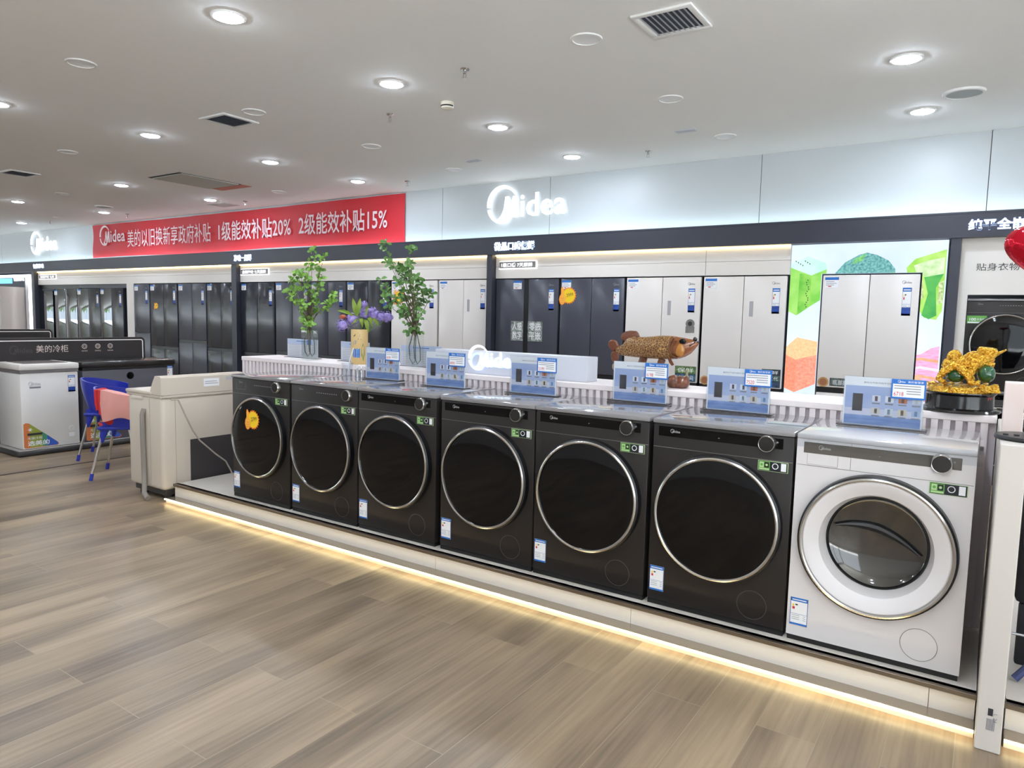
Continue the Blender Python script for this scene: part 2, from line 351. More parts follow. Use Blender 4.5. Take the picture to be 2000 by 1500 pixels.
MB(mat('hatch_panel', (190, 192, 184), .6)).box(-.33, .35, -.42, .40, -.014, -.004).build('panel', h)
MB(mat('hatch_orange', (206, 128, 104), .6)).box(-.34, .34, .46, .62, -.004, 0).build('stained_board', h)
sq = [(-3.185,4.071,'small sprinkler head right of two lit lamps'), (-4.435,4.634,'sprinkler head left of the smoke detector'), (-3.03,6.93,'sprinkler head near the fascia right of the big letters'), (-6.39,7.0,'sprinkler head just above the right end of the banner'),
      (-15.92,6.86,'sprinkler head at far left above the small letters'), (-9.86,7.07,'sprinkler head over the middle of the banner'), (-13.25,7.01,'sprinkler head over the left end of the banner')]
sp = thing('sprinkler_head', '', 'sprinkler')
MB(CHROME).lathe([(0,0),(.035,0),(.03,-.008),(.012,-.010),(.012,-.03),(.007,-.032),(0,-.032)], (0,0,0), (0,0,1), 16).build('escutcheon', sp)
MB(CHROME).box(-.012,-.009,-.003,.003,-.062,-.03).box(.009,.012,-.003,.003,-.062,-.03).lathe([(0,-.062),(.02,-.062),(.02,-.066),(0,-.066)], (0,0,0), (0,0,1), 12).build('deflector', sp)
for i, (x, y, t) in enumerate(sq):
    q = sp if i == 0 else dup(sp); q.location = (x, y, CZ); q['label'] = t; q['group'] = 'sprinkler heads'
sd = thing('smoke_detector', 'cream round smoke detector on the ceiling', 'smoke detector', (-3.79, 4.62, CZ))
MB(mat('detector_cream', (222, 214, 198), .5)).lathe([(0,0),(.055,0),(.055,-.02),(.048,-.045),(.03,-.055),(0,-.056)], (0,0,0), (0,0,1), 24).build('housing', sd)
MB(BLACK).lathe([(.0535,-.026),(.0545,-.026),(.0505,-.036),(.0495,-.036)], (0,0,0), (0,0,1), 24, True).build('sensor_slot', sd)
for x, y, t, ww in ((-2.42,6.35,'tiny slotted ceiling plate right of the big letters',.09), (-4.9,6.44,'tiny ceiling plate left of the big letters',.09)):
    tag(MB(mat('vent_slat', (150,155,165))).box(x - ww, x + ww, y - .04, y + .04, CZ - .008, CZ, .002).build('ceiling_plate'), t, 'ceiling plate')
tag(MB(mat('hatch_panel', (190,192,184))).box(-10.75, -10.3, 6.98, 7.3, CZ - .006, CZ, .002).build('ceiling_panel'), 'small square access panel by the fascia over the banner', 'access panel')

# ------------------------------------------------------------ lettering on the fascia and the header
tag(logo(MB(LOGOM), (-5.47, 7.57, 2.655), 1.125, depth=.012).build('illuminated_logo'), 'large lit white brand letters on the fascia right of the banner', 'sign letters')
tag(logo(MB(LOGOM), (-18.5, 7.57, 2.655), 1.22, depth=.012).build('illuminated_logo'), 'small looking lit brand letters far left of the red banner', 'sign letters')
def sign(body, x0, x1, z0, z1, label):
    tag(text(MB(LETTERB), body, (x0, 7.498, z0), w=x1 - x0, h=z1 - z0, bold=.03, depth=.02).build('header_letters'), label, 'sign letters', 'lit words on the dark header')
sign('微晶口感保鲜', -5.34, -4.735, 2.235, 2.345, 'lit blue white characters on header above the blue grey fridges')
sign('净味一周鲜', -10.78, -10.31, 2.235, 2.345, 'lit blue white characters on header under the banner')
sign('智能净味', -18.29, -17.78, 2.26, 2.36, 'lit blue white characters on header at the far left')
sign('纯平全嵌洗', -.225, .30, 2.245, 2.345, 'large lit characters on header above the black wall washer')
tag(text(MB(DARKP), '贴身衣物', (-.142, 7.598, 1.902), w=.315, h=.066).build('wall_lettering'), 'small black characters on the cream board beside the balloon', 'lettering')
def pill(body, x0, x1, z0, z1, label):
    t = thing('small_sign', label, 'sign', (x0, WY, z0), 0, 'small outlined signs under the header'); w, h = x1 - x0, z1 - z0
    MB(mat('sign_grey', (135, 130, 126), .5)).box(0, w, -.012, 0, 0, h).build('plate', t)
    MB(LETTER).box(-.008, w + .012, -.016, 0, -.014, 0).box(w, w + .014, -.016, 0, 0, h).box(0, w, -.016, 0, h, h + .006).build('light_outline', t)
    text(MB(LETTER), body, (w*.05, -.013, h*.16), w=w*.86, h=h*.68, bold=.02).build('sign_text', t)
pill('1级口感 7天原鲜', -5.315, -4.765, 2.022, 2.102, 'grey sign plate with white characters under header by blue grey fridges')
pill('全面净味 七天原鲜', -10.73, -9.99, 2.02, 2.105, 'white outlined sign plate under header beside the leafy plant')
pill('深层净味 七天', -18.23, -17.44, 2.03, 2.11, 'white outlined sign plate under header at the far left')

# red banner: cloth with shallow folds
RED = mat('red_cloth', (206, 40, 52), .6)
bn = thing('banner', 'long red promotion banner with white characters on the fascia', 'banner', (-15.7, 7.575, 2.44))
mb = MB(RED); nx, nz = 90, 10; L_, H_ = 8.74, .66
def wav(u, v): return -.008*sin(u*7) - .012*math.exp(-((u - 7.7)/.5)**2)*sin(v*9) - .02*math.exp(-((u - .25)/.25)**2)*sin(v*6 + 1) - .006*sin(v*6 + u*2)
vs = []
for j in range(nz + 1):
    for i in range(nx + 1):
        u = L_*i/nx; v = j/nz
        z = -.01 + v*(H_ + .01) + (.012*sin(u*1.3) if j == 0 else 0) - (.015*sin(PI*u/L_) if j == nz else 0)
        vs.append((u, wav(u, v), z))
fs = [(j*(nx+1)+i, j*(nx+1)+i+1, (j+1)*(nx+1)+i+1, (j+1)*(nx+1)+i) for j in range(nz) for i in range(nx)]
mb.add(vs, fs).build('cloth', bn)
tm = MB(mat('banner_white', (240, 222, 226), .6)); y = -.034
logo(tm, (.38, y, .285), .95); tm.build('printed_logo', bn); tm = MB(MATS['banner_white'])
text(tm, '美的以旧换新享政府补贴', (1.42, y, .16), w=2.77, h=.34); tm.build('lettering', bn); tm = MB(MATS['banner_white'])
text(tm, '1级能效补贴20%', (4.42, y, .16), w=1.92, h=.33, bold=.01); tm.build('lettering', bn); tm = MB(MATS['banner_white'])
text(tm, '2级能效补贴15%', (6.53, y, .165), w=1.91, h=.33, bold=.01)
tm.build('lettering', bn)

# ------------------------------------------------------------ labels and stickers used on appliances
def energy_label(w, h, long=False):
    """white label, blue head and foot, arrows and print lines; lower left at the origin, facing -Y"""
    m = MB(PAPER).box(0, w, -.0012, 0, 0, h); O = (0, -.0016, 0); R = lambda a, b, c, d: m.rect(a*w, b*w, c*h, d*h, O, XU, ZV)
    m.use(BLUE); R(0, 1, .86, 1); R(0, 1, 0, .07)
    if long: m.use(DBLUE); R(0, 1, 0, .3)
    m.use(DBLUE); R(.0, .03, 0, 1); R(.97, 1, 0, 1); R(.05, .95, .4, .41)
    m.use(YELLOWP); R(.12, .22, .68, .76); m.use(REDP); R(.12, .26, .57, .66); m.use(DARKP); R(.28, .42, .72, .77)
    m.use(GREYP)
    for k in range(3): R(.1, .55, .34 - .07*k, .355 - .07*k); R(.75, .9, .34 - .07*k, .355 - .07*k)
    m.use(PAPER); O = (0, -.0019, 0)
    m.rect(w*.1, w*.9, h*.905, h*.94, O, XU, ZV)
    return m
def eco_label(w, h):
    m = MB(LGREEN).box(0, w, -.0014, 0, 0, h, .0005, 1); O = (0, -.002, 0); R = lambda a, b, c, d: m.rect(a*w, b*w, c*h, d*h, O, XU, ZV)
    m.use(mat('sticker_navy', (24, 26, 36), .4)); R(.02, .98, .04, .96); O = (0, -.0024, 0)
    m.use(GREENP); R(.03, .40, .08, .92); O = (0, -.0028, 0)
    m.use(LGREEN); R(.06, .2, .32, .86); R(.05, .38, .12, .26); m.use(BLACK); R(.22, .37, .34, .86); m.use(PAPER); R(.77, .94, .14, .9)
    m.ring((.58*w, -.003, .55*h), (0,1,0), .26*h, .035*h, 16, 4)
    m.use(GREENP).lathe([(0,0),(.13*h,0)], (.13*w, -.0032, .6*h), (0,1,0), 12).use(LGREEN).lathe([(0,0),(.12*h,0)], (.295*w, -.0032, .6*h), (0,1,0), 12)
    return m
def star_sticker(name, parent, x, y, z, R, price):
    """yellow burst with a thumbs-up hand and a handwritten price"""
    m = MB(mat('sticker_orange', (240, 130, 40), .5)); O = (x, y, z)
    pts = [((R*(1.06 if i % 2 else .9))*cos(2*PI*i/40), (R*(1.06 if i % 2 else .9))*sin(2*PI*i/40)) for i in range(40)]
    hand = [(-.95,-.95),(-.7,-1.1),(-.45,-1.0),(-.25,-.7),(-.2,-.2),(-.45,.15),(-.5,.75),(-.62,1.0),(-.8,.98),(-.88,.7),(-.85,.2),(-1.05,-.1),(-1.12,-.5)]
    m.prism(pts, O, XU, ZV, (0,-1,0), .001)
    m.prism([(p[0]*R*1.06 - .2*R, p[1]*R*1.05) for p in hand], (x, y - .001, z), XU, ZV, (0,-1,0), .0006)
    m.use(YELLOWP).flat([(.85*R*cos(2*PI*i/24), .85*R*sin(2*PI*i/24)) for i in range(24)], (x, y - .0013, z), XU, ZV)
    m.use(mat('sticker_hand', (250, 178, 60), .5)).flat([(p[0]*R*.95 - .22*R, p[1]*R*.95) for p in hand], (x, y - .0022, z), XU, ZV)
    m.use(ORANGEP)
    for k in range(3): m.rect(-1.15*R, -.65*R, (-.35 - .25*k)*R, (-.31 - .25*k)*R, (x, y - .0026, z), XU, ZV)
    m.use(DARKP); a = .3
    text(m, price, (x - .28*R, y - .0022, z - .2*R), w=.95*R, h=.42*R, U=(cos(a*.6), 0, sin(a*.6)), V=(-sin(a*.6), 0, cos(a*.6)))
    return m.build(name, parent)

# ------------------------------------------------------------ front-load washers
PZ, BY = .125, 2.93                      # deck height, front of the washers
def washer(name, label, loc, body, top, dial='strip', group='front-load washers in a row on the lit platform', white=False):
    """origin at the front lower left corner on the deck, front faces -Y"""
    t = thing(name, label, 'washing machine', loc, 0, group); w, d, zb, zt = .595, .55, .022, .82
    m = MB(body)
    if not white: m.box(0, w, 0, d, zb, zt, .008, 2)
    else:
        m.box(0, w, .14, d, zb, zt); bm = bmesh.new(); es = []
        for ring_ in ([(0,zb),(w,zb),(w,zt),(0,zt)], [(.297 + .247*cos(2*PI*k/64), .441 + .247*sin(2*PI*k/64)) for k in range(64)]):
            q = [bm.verts.new((a, 0, b)) for a, b in ring_]; es += [bm.edges.new((q[k], q[(k+1) % len(q)])) for k in range(len(q))]
        bmesh.ops.triangle_fill(bm, edges=es, use_beauty=True); bm.verts.index_update()
        m.add([v.co[:] for v in bm.verts], [[v.index for v in f.verts] for f in bm.faces]); bm.free()
        m.add([(0,0,zb),(w,0,zb),(w,0,zt),(0,0,zt),(0,.14,zb),(w,.14,zb),(w,.14,zt),(0,.14,zt)], [(0,1,5,4),(1,2,6,5),(2,3,7,6),(3,0,4,7)])
    m.build('body', t)
    MB(BLACK).box(.004, w - .004, .004, d - .01, .0005, zb).build('plinth', t)  # black filler box added to darken the shaded gap under the body
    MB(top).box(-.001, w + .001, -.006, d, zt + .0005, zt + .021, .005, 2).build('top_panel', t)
    for a in (.05, .545):
        for b in (.05, .5): MB(BLACK).cyl((a, b, 0), (0,0,1), .022, .024, 12).build('foot', t)
    MB(mat('seam_light', (120,116,112) if not white else (150,146,142), .4)).box(.004, w - .004, -.0008, .001, .716, .7178).build('seam', t)
    if dial == 'strip':
        sm = mat('grey_strip', (92, 86, 80), .3) if white else GLOSSB
        MB(sm).box(.026, .552, -.0016, .001, .766, .809, .0008, 1).build('display_strip', t)
        logo(MB(SILVERP), (.082, -.0022, .785), .042).build('brand_mark', t)
        MB(GREYP).lathe([(0,0),(.0035,0)], (.53, -.0022, .793), (0,1,0), 12).rect(.29, .296, .781, .784, (0,-.0022,0), XU, ZV).build('indicator', t)
    elif dial == 'plain':
        logo(MB(GREYP), (.08, -.0012, .788), .04).build('brand_mark', t)
        m = MB(GREYP)
        for k in range(10): m.rect(.24 + .019*k, .25 + .019*k, .778, .783, (0,-.0012,0), XU, ZV)
        m.build('printed_scale', t)
    kb = thing_part = MB(CHROME).lathe([(.033,0),(.036,0),(.035,-.018),(.031,-.024),(.029,-.0235)], (.491, -.001, .784), (0,1,0), 40); k = kb.build('knob', t)
    MB(mat('knob_face', (34, 32, 31), .3)).lathe([(0,-.0245),(.0295,-.0242)], (.491, -.001, .784), (0,1,0), 40).build('knob_face', k)
    if white:
        m = MB(mat('seam_dark', (140,136,134), .4)).box(.195, .1965, -.0009, .001, .718, .82).box(.04, .15, -.0009, .001, .7175, .7185)
        for a in (.04, .15): m.box(a, a + .001, -.0009, .001, .722, .764)
        m.box(.04, .151, -.0009, .001, .722, .723); m.build('drawer_outline', t)
    e = eco_label(.118, .042); o = e.build('eco_label', t); o.location = (.458, -.001, .672)
    o = energy_label(.066, .112).build('energy_label', t); o.location = (.012, -.001, .066); o['label'] = 'blue and white energy label'
    MB(mat('seam_dark', (140,136,134)) if white else mat('cap_line', (78,76,74), .4)).ring((.463, -.0003, .102), (0,1,0), .06, .0012, 48, 6).build('filter_cover', t)
    cx, cz = .297, .441
    dr = MB(BLACK).lathe([(.262,.001),(.272,0),(.27,-.03),(.262,-.036),(.25,-.034)], (cx, 0, cz), (0,1,0), 72)
    door = dr.build('door', t)
    MB(CHROME).lathe([(.249,-.030),(.251,-.0385),(.2565,-.0405),(.2625,-.0375),(.263,-.032)], (cx, 0, cz), (0,1,0), 96).build('chrome_ring', door)
    if not white:
        MB(GLOSSB).lathe([(0,-.041),(.13,-.0405),(.22,-.0375),(.251,-.033)], (cx, 0, cz), (0,1,0), 72).build('door_glass', door)
    else:
        MB(WWHITE).lathe([(.251,-.032),(.246,-.036),(.235,-.034),(.195,-.012),(.182,.03),(.178,.05)], (cx, 0, cz), (0,1,0), 96).build('door_dish', door)
        MB(BLACK).lathe([(.180,.05),(.178,.044),(.172,.044),(.169,.05)], (cx, 0, cz), (0,1,0), 72).build('glass_gasket', door)
        g = MB(mat('bowl_glass', (84, 82, 79), .08, metal=.8, coat=1))
        n = 14
        g.lathe([(0,.086)] + [(.171*sin(1.25*(i+1)/n)/sin(1.25), .05 + .036*(cos(1.25*(i+1)/n) - cos(1.25))/(1 - cos(1.25))) for i in range(n)], (cx, 0, cz), (0,1,0), 64).build('door_glass', door)
        g = MB(BLACK); pts = []
        for i in range(17):
            u = -.145 + .29*i/16; v = .055 - .5*(u + .06)**2*3 - .1*max(0, u) ; rr = min(.165, math.hypot(u, v)); dy = .05 + .036*(1 - (rr/.171)**2) - .006
            pts.append((cx + u, dy, cz + v))
        g.tube(pts, [.003 + .013*sin(PI*i/16) for i in range(17)], 8).build('moulded_ridge', door)
    return t
XS = [-4.255, -3.644, -3.043, -2.415, -1.816, -1.204, -.600]
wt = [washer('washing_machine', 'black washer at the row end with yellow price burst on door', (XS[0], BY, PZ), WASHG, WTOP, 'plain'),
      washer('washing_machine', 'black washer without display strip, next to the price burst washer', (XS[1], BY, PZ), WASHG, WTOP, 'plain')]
for o in kids(wt[0]):
    if o.name.startswith('knob'): o.location.x = -.012
for o in kids(wt[1]):
    if o.name.startswith('knob'): o.location.x = .026
star_sticker('price_burst', wt[0], .285, -.043, .56, .062, '2799')['label'] = 'yellow price burst reading 2799 with thumbs-up hand'
MB(GREYP).box(.05, .15, -.0008, .001, .745, .746).box(.05, .051, -.0008, .001, .745, .795).box(.149, .15, -.0008, .001, .745, .795).build('drawer_outline', wt[0])
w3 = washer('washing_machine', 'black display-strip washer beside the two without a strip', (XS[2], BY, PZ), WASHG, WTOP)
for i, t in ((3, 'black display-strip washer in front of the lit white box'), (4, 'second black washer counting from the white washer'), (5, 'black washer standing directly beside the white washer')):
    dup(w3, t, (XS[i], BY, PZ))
w7 = washer('washing_machine', 'white front-load washer with grey strip and glass porthole door', (XS[6], BY, PZ), WWHITE, WTOPW, white=True)
# clear protective film corner on the white washer
MB(ACRYL).box(-.004, .612, -.014, -.010, .79, .843).box(.600, .612, -.014, .3, .83, .845).build('film_cover', w7)
ww = washer('wall_washer', 'black washer built into the cream wall behind the gold toad', (-.186, 7.585, .815), WASHG, WTOP, 'plain', group=None)
for o in list(kids(ww)):
    if o.name.split('.')[0] in ('energy_label', 'eco_label', 'foot'):
        for c in kids(o): bpy.data.objects.remove(c)
        bpy.data.objects.remove(o)
m = MB(GREENP).box(0, .15, -.001, 0, 0, .07, .0005, 1).use(PAPER).rect(.008, .142, .004, .016, (0,-.0016,0), XU, ZV); text(m, '100', (.02,-.0016,.024), w=.05, h=.026, bold=.02); text(m, '天免换', (.075,-.0016,.024), w=.06, h=.024)
o = m.build('green_sticker', ww); o.location = (.005, -.002, .62)
ws = washer('wall_washer', 'black washer under the wall washer, behind the fluted counter', (-.186, 7.585, .0), WASHG, WTOP, 'strip', group=None)
ws.location.z = -.01 + .01

# ------------------------------------------------------------ platform with plinth light
def platform(name, x0, x1, label, joints=()):
    t = thing(name, label, 'display platform', (x0, 2.87, 0)); w = x1 - x0
    MB(mat('deck_white', (214, 206, 196), .35)).box(0, w, .006, 1.9, .1, PZ, .001, 1).build('deck', t)
    MB(mat('edge_metal', (128, 116, 102), .32, metal=.8)).box(-.004, w + .002, -.012, .03, .108, PZ, .001, 1).build('edge_strip', t)
    f = MB(mat('panel_white', (216, 208, 198), .4)); js = [0] + list(joints) + [w]
    for a, b in zip(js, js[1:]): f.box(a + .001, b - .001, 0, .02, .032, .108)
    f.box(0, .02, .02, 1.9, .0, .1); f.build('front_panel', t)
    MB(mat('edge_metal2', (170, 158, 142), .25, metal=.7)).box(0, w, -.075, .004, .022, .032, .002, 1).build('ledge', t)
    MB(mat('panel_white', (216,208,198))).box(0, w, -.07, -.03, 0, .0215).build('skirting', t)
    MB(LEDM).box(.0, w, -.083, -.0755, .023, .031).build('light_strip', t)
    return t
platform('display_platform', -4.87, .05, 'long low white platform with glowing plinth under the washers', (.85, 2.48, 3.62, 4.78))
platform('display_platform', .135, 1.4, 'neighbouring white platform cut off at the lower right corner', (.08,))
pp = thing('divider_post', 'white upright board between the two platforms with paper label', 'divider', (.053, 2.735, 0))
MB(mat('post_white', (206, 199, 190), .4)).box(0, .072, 0, .78, 0, 1.025, .003, 1).build('board', pp)
m = MB(DARKP).rect(.03, .044, .125, .15, (0,-.001,0), XU, ZV).use(GREYP)
text(m, 'L 21', (.046,-.001,.135), w=.028, h=.01, U=(0,0,-1), V=XU)
for k in range(7): m.rect(.028 + .0035*k, .030 + .0035*k, .075, .115, (0,-.001,0), XU, ZV)
m.build('printed_label', pp)

# ------------------------------------------------------------ fluted counter
fc = thing('fluted_counter', 'white fluted counter behind the washers carrying vases and figurines', 'counter', (-4.95, 3.5, 0)); w = 5.0
MB(mat('counter_white', (236, 226, 224), .4)).box(0, w, -.004, .36, 1.003, 1.035, .003, 1).build('counter_top', fc)
m = MB(mat('flute_back', (206, 196, 200), .5)).box(.006, w, .022, .35, .127, 1.003)
m.use(mat('flute_white', (232, 222, 222), .45)); n = int(w/.0445)
for i in range(n): m.box(.006 + .0445*i, .006 + .0445*i + .026, 0, .022, .127, 1.003)
m.build('fluted_front', fc)

# ------------------------------------------------------------ acrylic price stands on the washers
SKY = mat('card_sky', (152, 170, 210), .45, noise=(3, (180, 190, 216), (1,1,4)))
SEA = mat('card_sea', (104, 134, 190), .45, noise=(9, (140, 164, 208), (1,1,6)))
def price_stand(x, y, price, label):
    t = thing('price_stand', label, 'price stand', (x, y, PZ + .8415), 0, 'clear price stands on the washers'); w, h = .30, .208
    MB(ACRYL).box(-.004, w + .004, -.006, -.003, .004, h + .004).build('clear_cover', t)
    MB(mat('stand_base', (60, 58, 60), .2)).box(-.02, w + .02, -.035, .03, 0, .004, .001, 1).build('base', t)
    c = MB(PAPER).box(0, w, -.002, 0, .004, h); O = (0, -.0022, 0); R = lambda a, b, c_, d: c.rect(a*w, b*w, c_*h, d*h, O, XU, ZV)
    c.use(SKY); R(.02, .98, .36, .82); c.use(SEA); R(.02, .98, .03, .22)
    c.use(mat('card_haze', (206, 206, 220), .5)); R(.02, .98, .22, .36)
    c.use(GREYP); text(c, '美的元气系列纯平全嵌', (.25*w, -.0024, .875*h), w=.36*w, h=.038*h)
    c.use(mat('card_fridge', (58, 54, 62), .4)); O = (0, -.0026, 0); R(.12, .25, .30, .66); c.use(mat('card_dark', (40, 38, 44), .4)); O = (0, -.003, 0); R(.135, .235, .5, .64); R(.135, .235, .32, .48)
    pal = [((216,216,220),(70,56,70)), ((226,226,230),(70,78,92)), ((190,110,66),(120,70,50)), ((200,206,214),(176,182,186)), ((206,196,184),(74,56,60)), ((206,214,220),(110,128,140)), ((216,202,176),(88,70,76)), ((170,190,214),(96,130,180))]
    for i, (a, b) in enumerate(pal):
        u = .37 + .165*(i % 4); v = .515 if i < 4 else .265
        O = (0, -.0026, 0); c.use(mat('thumb_a%d' % i, a, .5)); R(u, u + .105, v, v + .125)
        O = (0, -.003, 0); c.use(mat('thumb_b%d' % i, b, .5)); R(u + .035, u + .07, v + .01, v + .11)
        c.use(GREYP); R(u, u + .1, v - .05, v - .025)
    c.build('printed_card', t)
    g = MB(BLUE).box(.60*w, 1.02*w, -.0085, -.0065, .61*h, 1.0*h, .0005, 1); O = (0, -.0088, 0)
    R = lambda a, b, c_, d: g.rect(a*w, b*w, c_*h, d*h, O, XU, ZV)
    g.use(PAPER); R(.62, 1.0, .645, .905)
    text(g, '美的智慧家', (.80*w, -.0089, .93*h), w=.19*w, h=.045*h); logo(g, (.68*w, -.0089, .935*h), .09*w)
    g.use(REDP); O = (0, -.0092, 0); text(g, price, (.635*w, -.0092, .665*h), w=.12*w, h=.085*h)
    g.use(GREYP)
    for k in range(4): R(.635 if k < 2 else .79, .96, .86 - .05*k, .875 - .05*k)
    o = g.build('price_tag', t); o['label'] = 'blue bordered price tag'
    return t
for x, y, pr_, t in ((-3.445, 3.39, '4599', 'price stand on the second washer, in front of flower vase'), (-2.85, 3.31, '4999', 'price stand on the third washer beside the lit letters of box'),
                    (-2.252, 3.35, '5199', 'price stand covering the middle of the white light box'), (-1.65, 3.44, '6198', 'price stand standing below the carved brown fish'),
                    (-1.131, 3.41, '7520', 'price stand reading 7520 on the black washer beside white one'), (-.505, 3.335, '6718', 'price stand reading 6718 on the white washer')):
    price_stand(x, y, pr_, t)
def info_card(x, y, w, label, tagged=False):
    t = thing('info_card', label, 'info card', (x, y, 1.035), 0, 'pale info cards on the counter')
    c = MB(mat('info_paper', (205, 208, 216), .4)).box(0, w, -.002, .002, 0, .148); c.use(mat('info_head', (178, 190, 214), .5)).rect(.004, w - .004, .105, .146, (0,-.0023,0), XU, ZV)
    c.use(GREYP)
    for k in range(8):
        v = .1 - .0125*k; c.rect(.02, w*.42, v, v + .002, (0,-.0026,0), XU, ZV); c.rect(w*.5, w*.92, v, v + .002, (0,-.0026,0), XU, ZV)
    c.use(BLUE).rect(w*.3, w*.7, .128, .133, (0,-.0026,0), XU, ZV)
    if tagged: c.rect(w*.66, w*.66 + .05, .105, .146, (0,-.003,0), XU, ZV)
    c.build('card', t); MB(mat('stand_base', (60,58,60))).box(-.01, w + .01, -.03, .03, 0, .003).build('base', t)
info_card(-4.70, 3.75, .36, 'pale printed card behind the first glass vase', True)
info_card(-4.08, 3.75, .30, 'pale printed card behind the flower vase')
info_card(-3.47, 3.75, .38, 'pale printed card behind the second glass vase')

# light box with glowing letters
lb = thing('light_box', 'white counter light box with glowing brand letters', 'light box', (-2.99, 3.56, 1.035))
MB(mat('lightbox_white', (206, 208, 216), .4)).box(0, 1.115, 0, .13, 0, .142, .002, 1).build('case', lb)
MB(mat('halo_strip', (170, 205, 255), .4, emit=.8)).ring((.345, -.003, .078), (0,1,0), .05, .007, 32, 6).box(.405, .66, -.003, -.001, .05, .092).build('halo_light', lb)
logo(MB(mat('halo_letter', (240, 246, 255), .4, emit=.7)), (.29, -.007, .048), .37, depth=.003).build('glowing_letters', lb)

# ------------------------------------------------------------ fridges
def fridge(x0, x1, col, label, split=.7, center=None, mid=None, handle=False, band=False, tagx=None, elabel=True, gap=.006, single=False, top=1.88, lower=2, price=True):
    w = x1 - x0 - .012; t = thing('refrigerator', label, 'refrigerator', (x0 + .006, WY, .1), 0, 'fridges built in along the back wall'); H = top - .1
    MB(mat('fridge_case', (34, 35, 40), .4)).box(0, w, .045, .66, 0, H).build('cabinet', t)
    c = w/2 if center is None else center; s = split - .1; g = gap/2; b0 = s - (.055 if band else .008); D = .0
    doors = []
    if single: doors.append(MB(col).box(0, w, D, .043, s, H, .006, 2).build('door', t))
    else:
        doors.append(MB(col).box(0, c - g, D, .043, s, H, .006, 2).build('door', t)); doors.append(MB(col).box(c + g, w, D, .043, s, H, .006, 2).build('door', t))
    if mid: MB(BLACK).box(c - g, c + g, .004, .043, s, H).build('center_strip', t)
    if band: MB(BLACK).box(.002, w - .002, .006, .043, b0, s - .004).build('recessed_band', t)
    if lower == 2:
        MB(col).box(0, c - .003, D, .043, .03, b0, .006, 2).build('door', t); MB(col).box(c + .003, w, D, .043, .03, b0, .006, 2).build('door', t)
    else: MB(col).box(0, w, D, .043, .03, b0, .006, 2).build('drawer', t)
    dl = doors[0]; dr = doors[-1]
    if handle: MB(mat('inlay_grey', (170, 168, 170), .35)).box(c + g + .065, c + g + .105, -.002, .001, 1.36, 1.52, .001, 1).build('handle', dr)
    if price:
        a = .02 if tagx is None else tagx
        m = MB(PAPER).box(a, a + .125, -.002, 0, H - .125, H - .02, .0005, 1).use(BLUE).rect(a, a + .125, H - .047, H - .02, (0,-.0024,0), XU, ZV).use(GREYP)
        for k in range(3): m.rect(a + .01, a + .085 + .02*(k % 2), H - .066 - .016*k, H - .061 - .016*k, (0,-.0024,0), XU, ZV)
        m.use(REDP).rect(a + .03, a + .06, H - .114, H - .105, (0,-.0024,0), XU, ZV); m.build('price_tag', dl)
    if elabel:
        m = energy_label(.075, .26, True); o = m.build('energy_label', dr); o.location = (w - .135, -.001, H - .385)
        logo(MB(GREYP), (w - .14, -.0012, H - .085), .075).build('brand_mark', dr)
    return t, doors, w
def sticker(t, x0, x1, z0, z1, cols, words=()):
    m = MB(mat('decal_dark', (44, 50, 48), .4)).box(x0, x1, -.002, 0, z0, z1, .0008, 1); h = (z1 - z0)/len(cols)
    for k, cn in enumerate(cols): m.use(mat('decal%d_%d_%d' % cn, cn, .5, noise=(30, tuple(max(0, q - 60) for q in cn)))).rect(x0 + .004, x1 - .004, z0 + h*k + .004, z0 + h*(k+1) - .004, (0,-.0024,0), XU, ZV)
    m.use(PAPER)
    for k, wd in enumerate(words): text(m, wd, (x0 + (x1-x0)*.12, -.0028, z0 + h*k + h*.18), w=(x1-x0)*.76, h=h*.6)
    m.build('sticker', t)
def seal(t, x, z, r=.05):
    MB(mat('seal_gold', (178, 140, 92), .4)).lathe([(0,-.0025),(r,-.002),(r,0)], (x, 0, z), (0,1,0), 24).use(mat('seal_brown', (150, 96, 60), .5)).lathe([(0,-.003),(r*.7,-.0028)], (x, 0, z), (0,1,0), 24).build('round_seal', t)
D_, G_, W_, K_ = FDARK, FGREY, FWHITE, FMIR
# bay beside the white light frame
fridge(-18.33, -17.64, K_, 'silver mirror fridge at the start of the bay, beside white frame', .55, elabel=False, price=False, single=True, top=1.76, lower=1)
fridge(-17.58, -16.53, K_, 'wide two-door mirror fridge reflecting the outdoors', .5, elabel=False, gap=.05, mid=True, top=1.79)
a, ds, w = fridge(-16.51, -15.54, D_, 'dark mirror fridge second to the right of the reflecting pair', .5, top=1.80)
ds[0].data.materials[0] = FMIR
a, ds, w = fridge(-15.53, -14.62, D_, 'dark narrow-doored mirror fridge left of the cream post', .5, top=1.81)
ds[0].data.materials[0] = FMIR
MB(BLACK).box(-18.33, -16.5, 7.66, 8.2, 1.80, 1.89).use(mat('bay_grey', (84, 86, 94), .5)).box(-16.5, -14.5, 7.66, 8.2, 1.82, 1.89).box(-14.61, -14.48, 7.62, 8.2, .1, 1.89)
o = MB(BLACK).box(-18.33, -16.5, 7.64, 7.70, 1.795, 1.893).use(mat('bay_grey', (84,86,94))).box(-16.5, -14.48, 7.64, 7.70, 1.815, 1.893); struct(o.build('trim_8'))
# bay right of the cream post
fridge(-14.2, -13.64, G_, 'narrow single-door dark fridge right of the cream post', .93, single=True, lower=1)
a, ds, w = fridge(-13.62, -12.68, D_, 'dark fridge with small yellow burst left of a grey pair', .69, band=True)
star_sticker('price_burst', ds[0], .22, -.003, 1.36, .06, '9')
fridge(-12.66, -11.77, G_, 'matt grey four-door fridge split higher than its neighbours', .845, band=True)
fridge(-11.75, -10.905, D_, 'dark glossy fridge left of the post under the banner', .73, band=True)
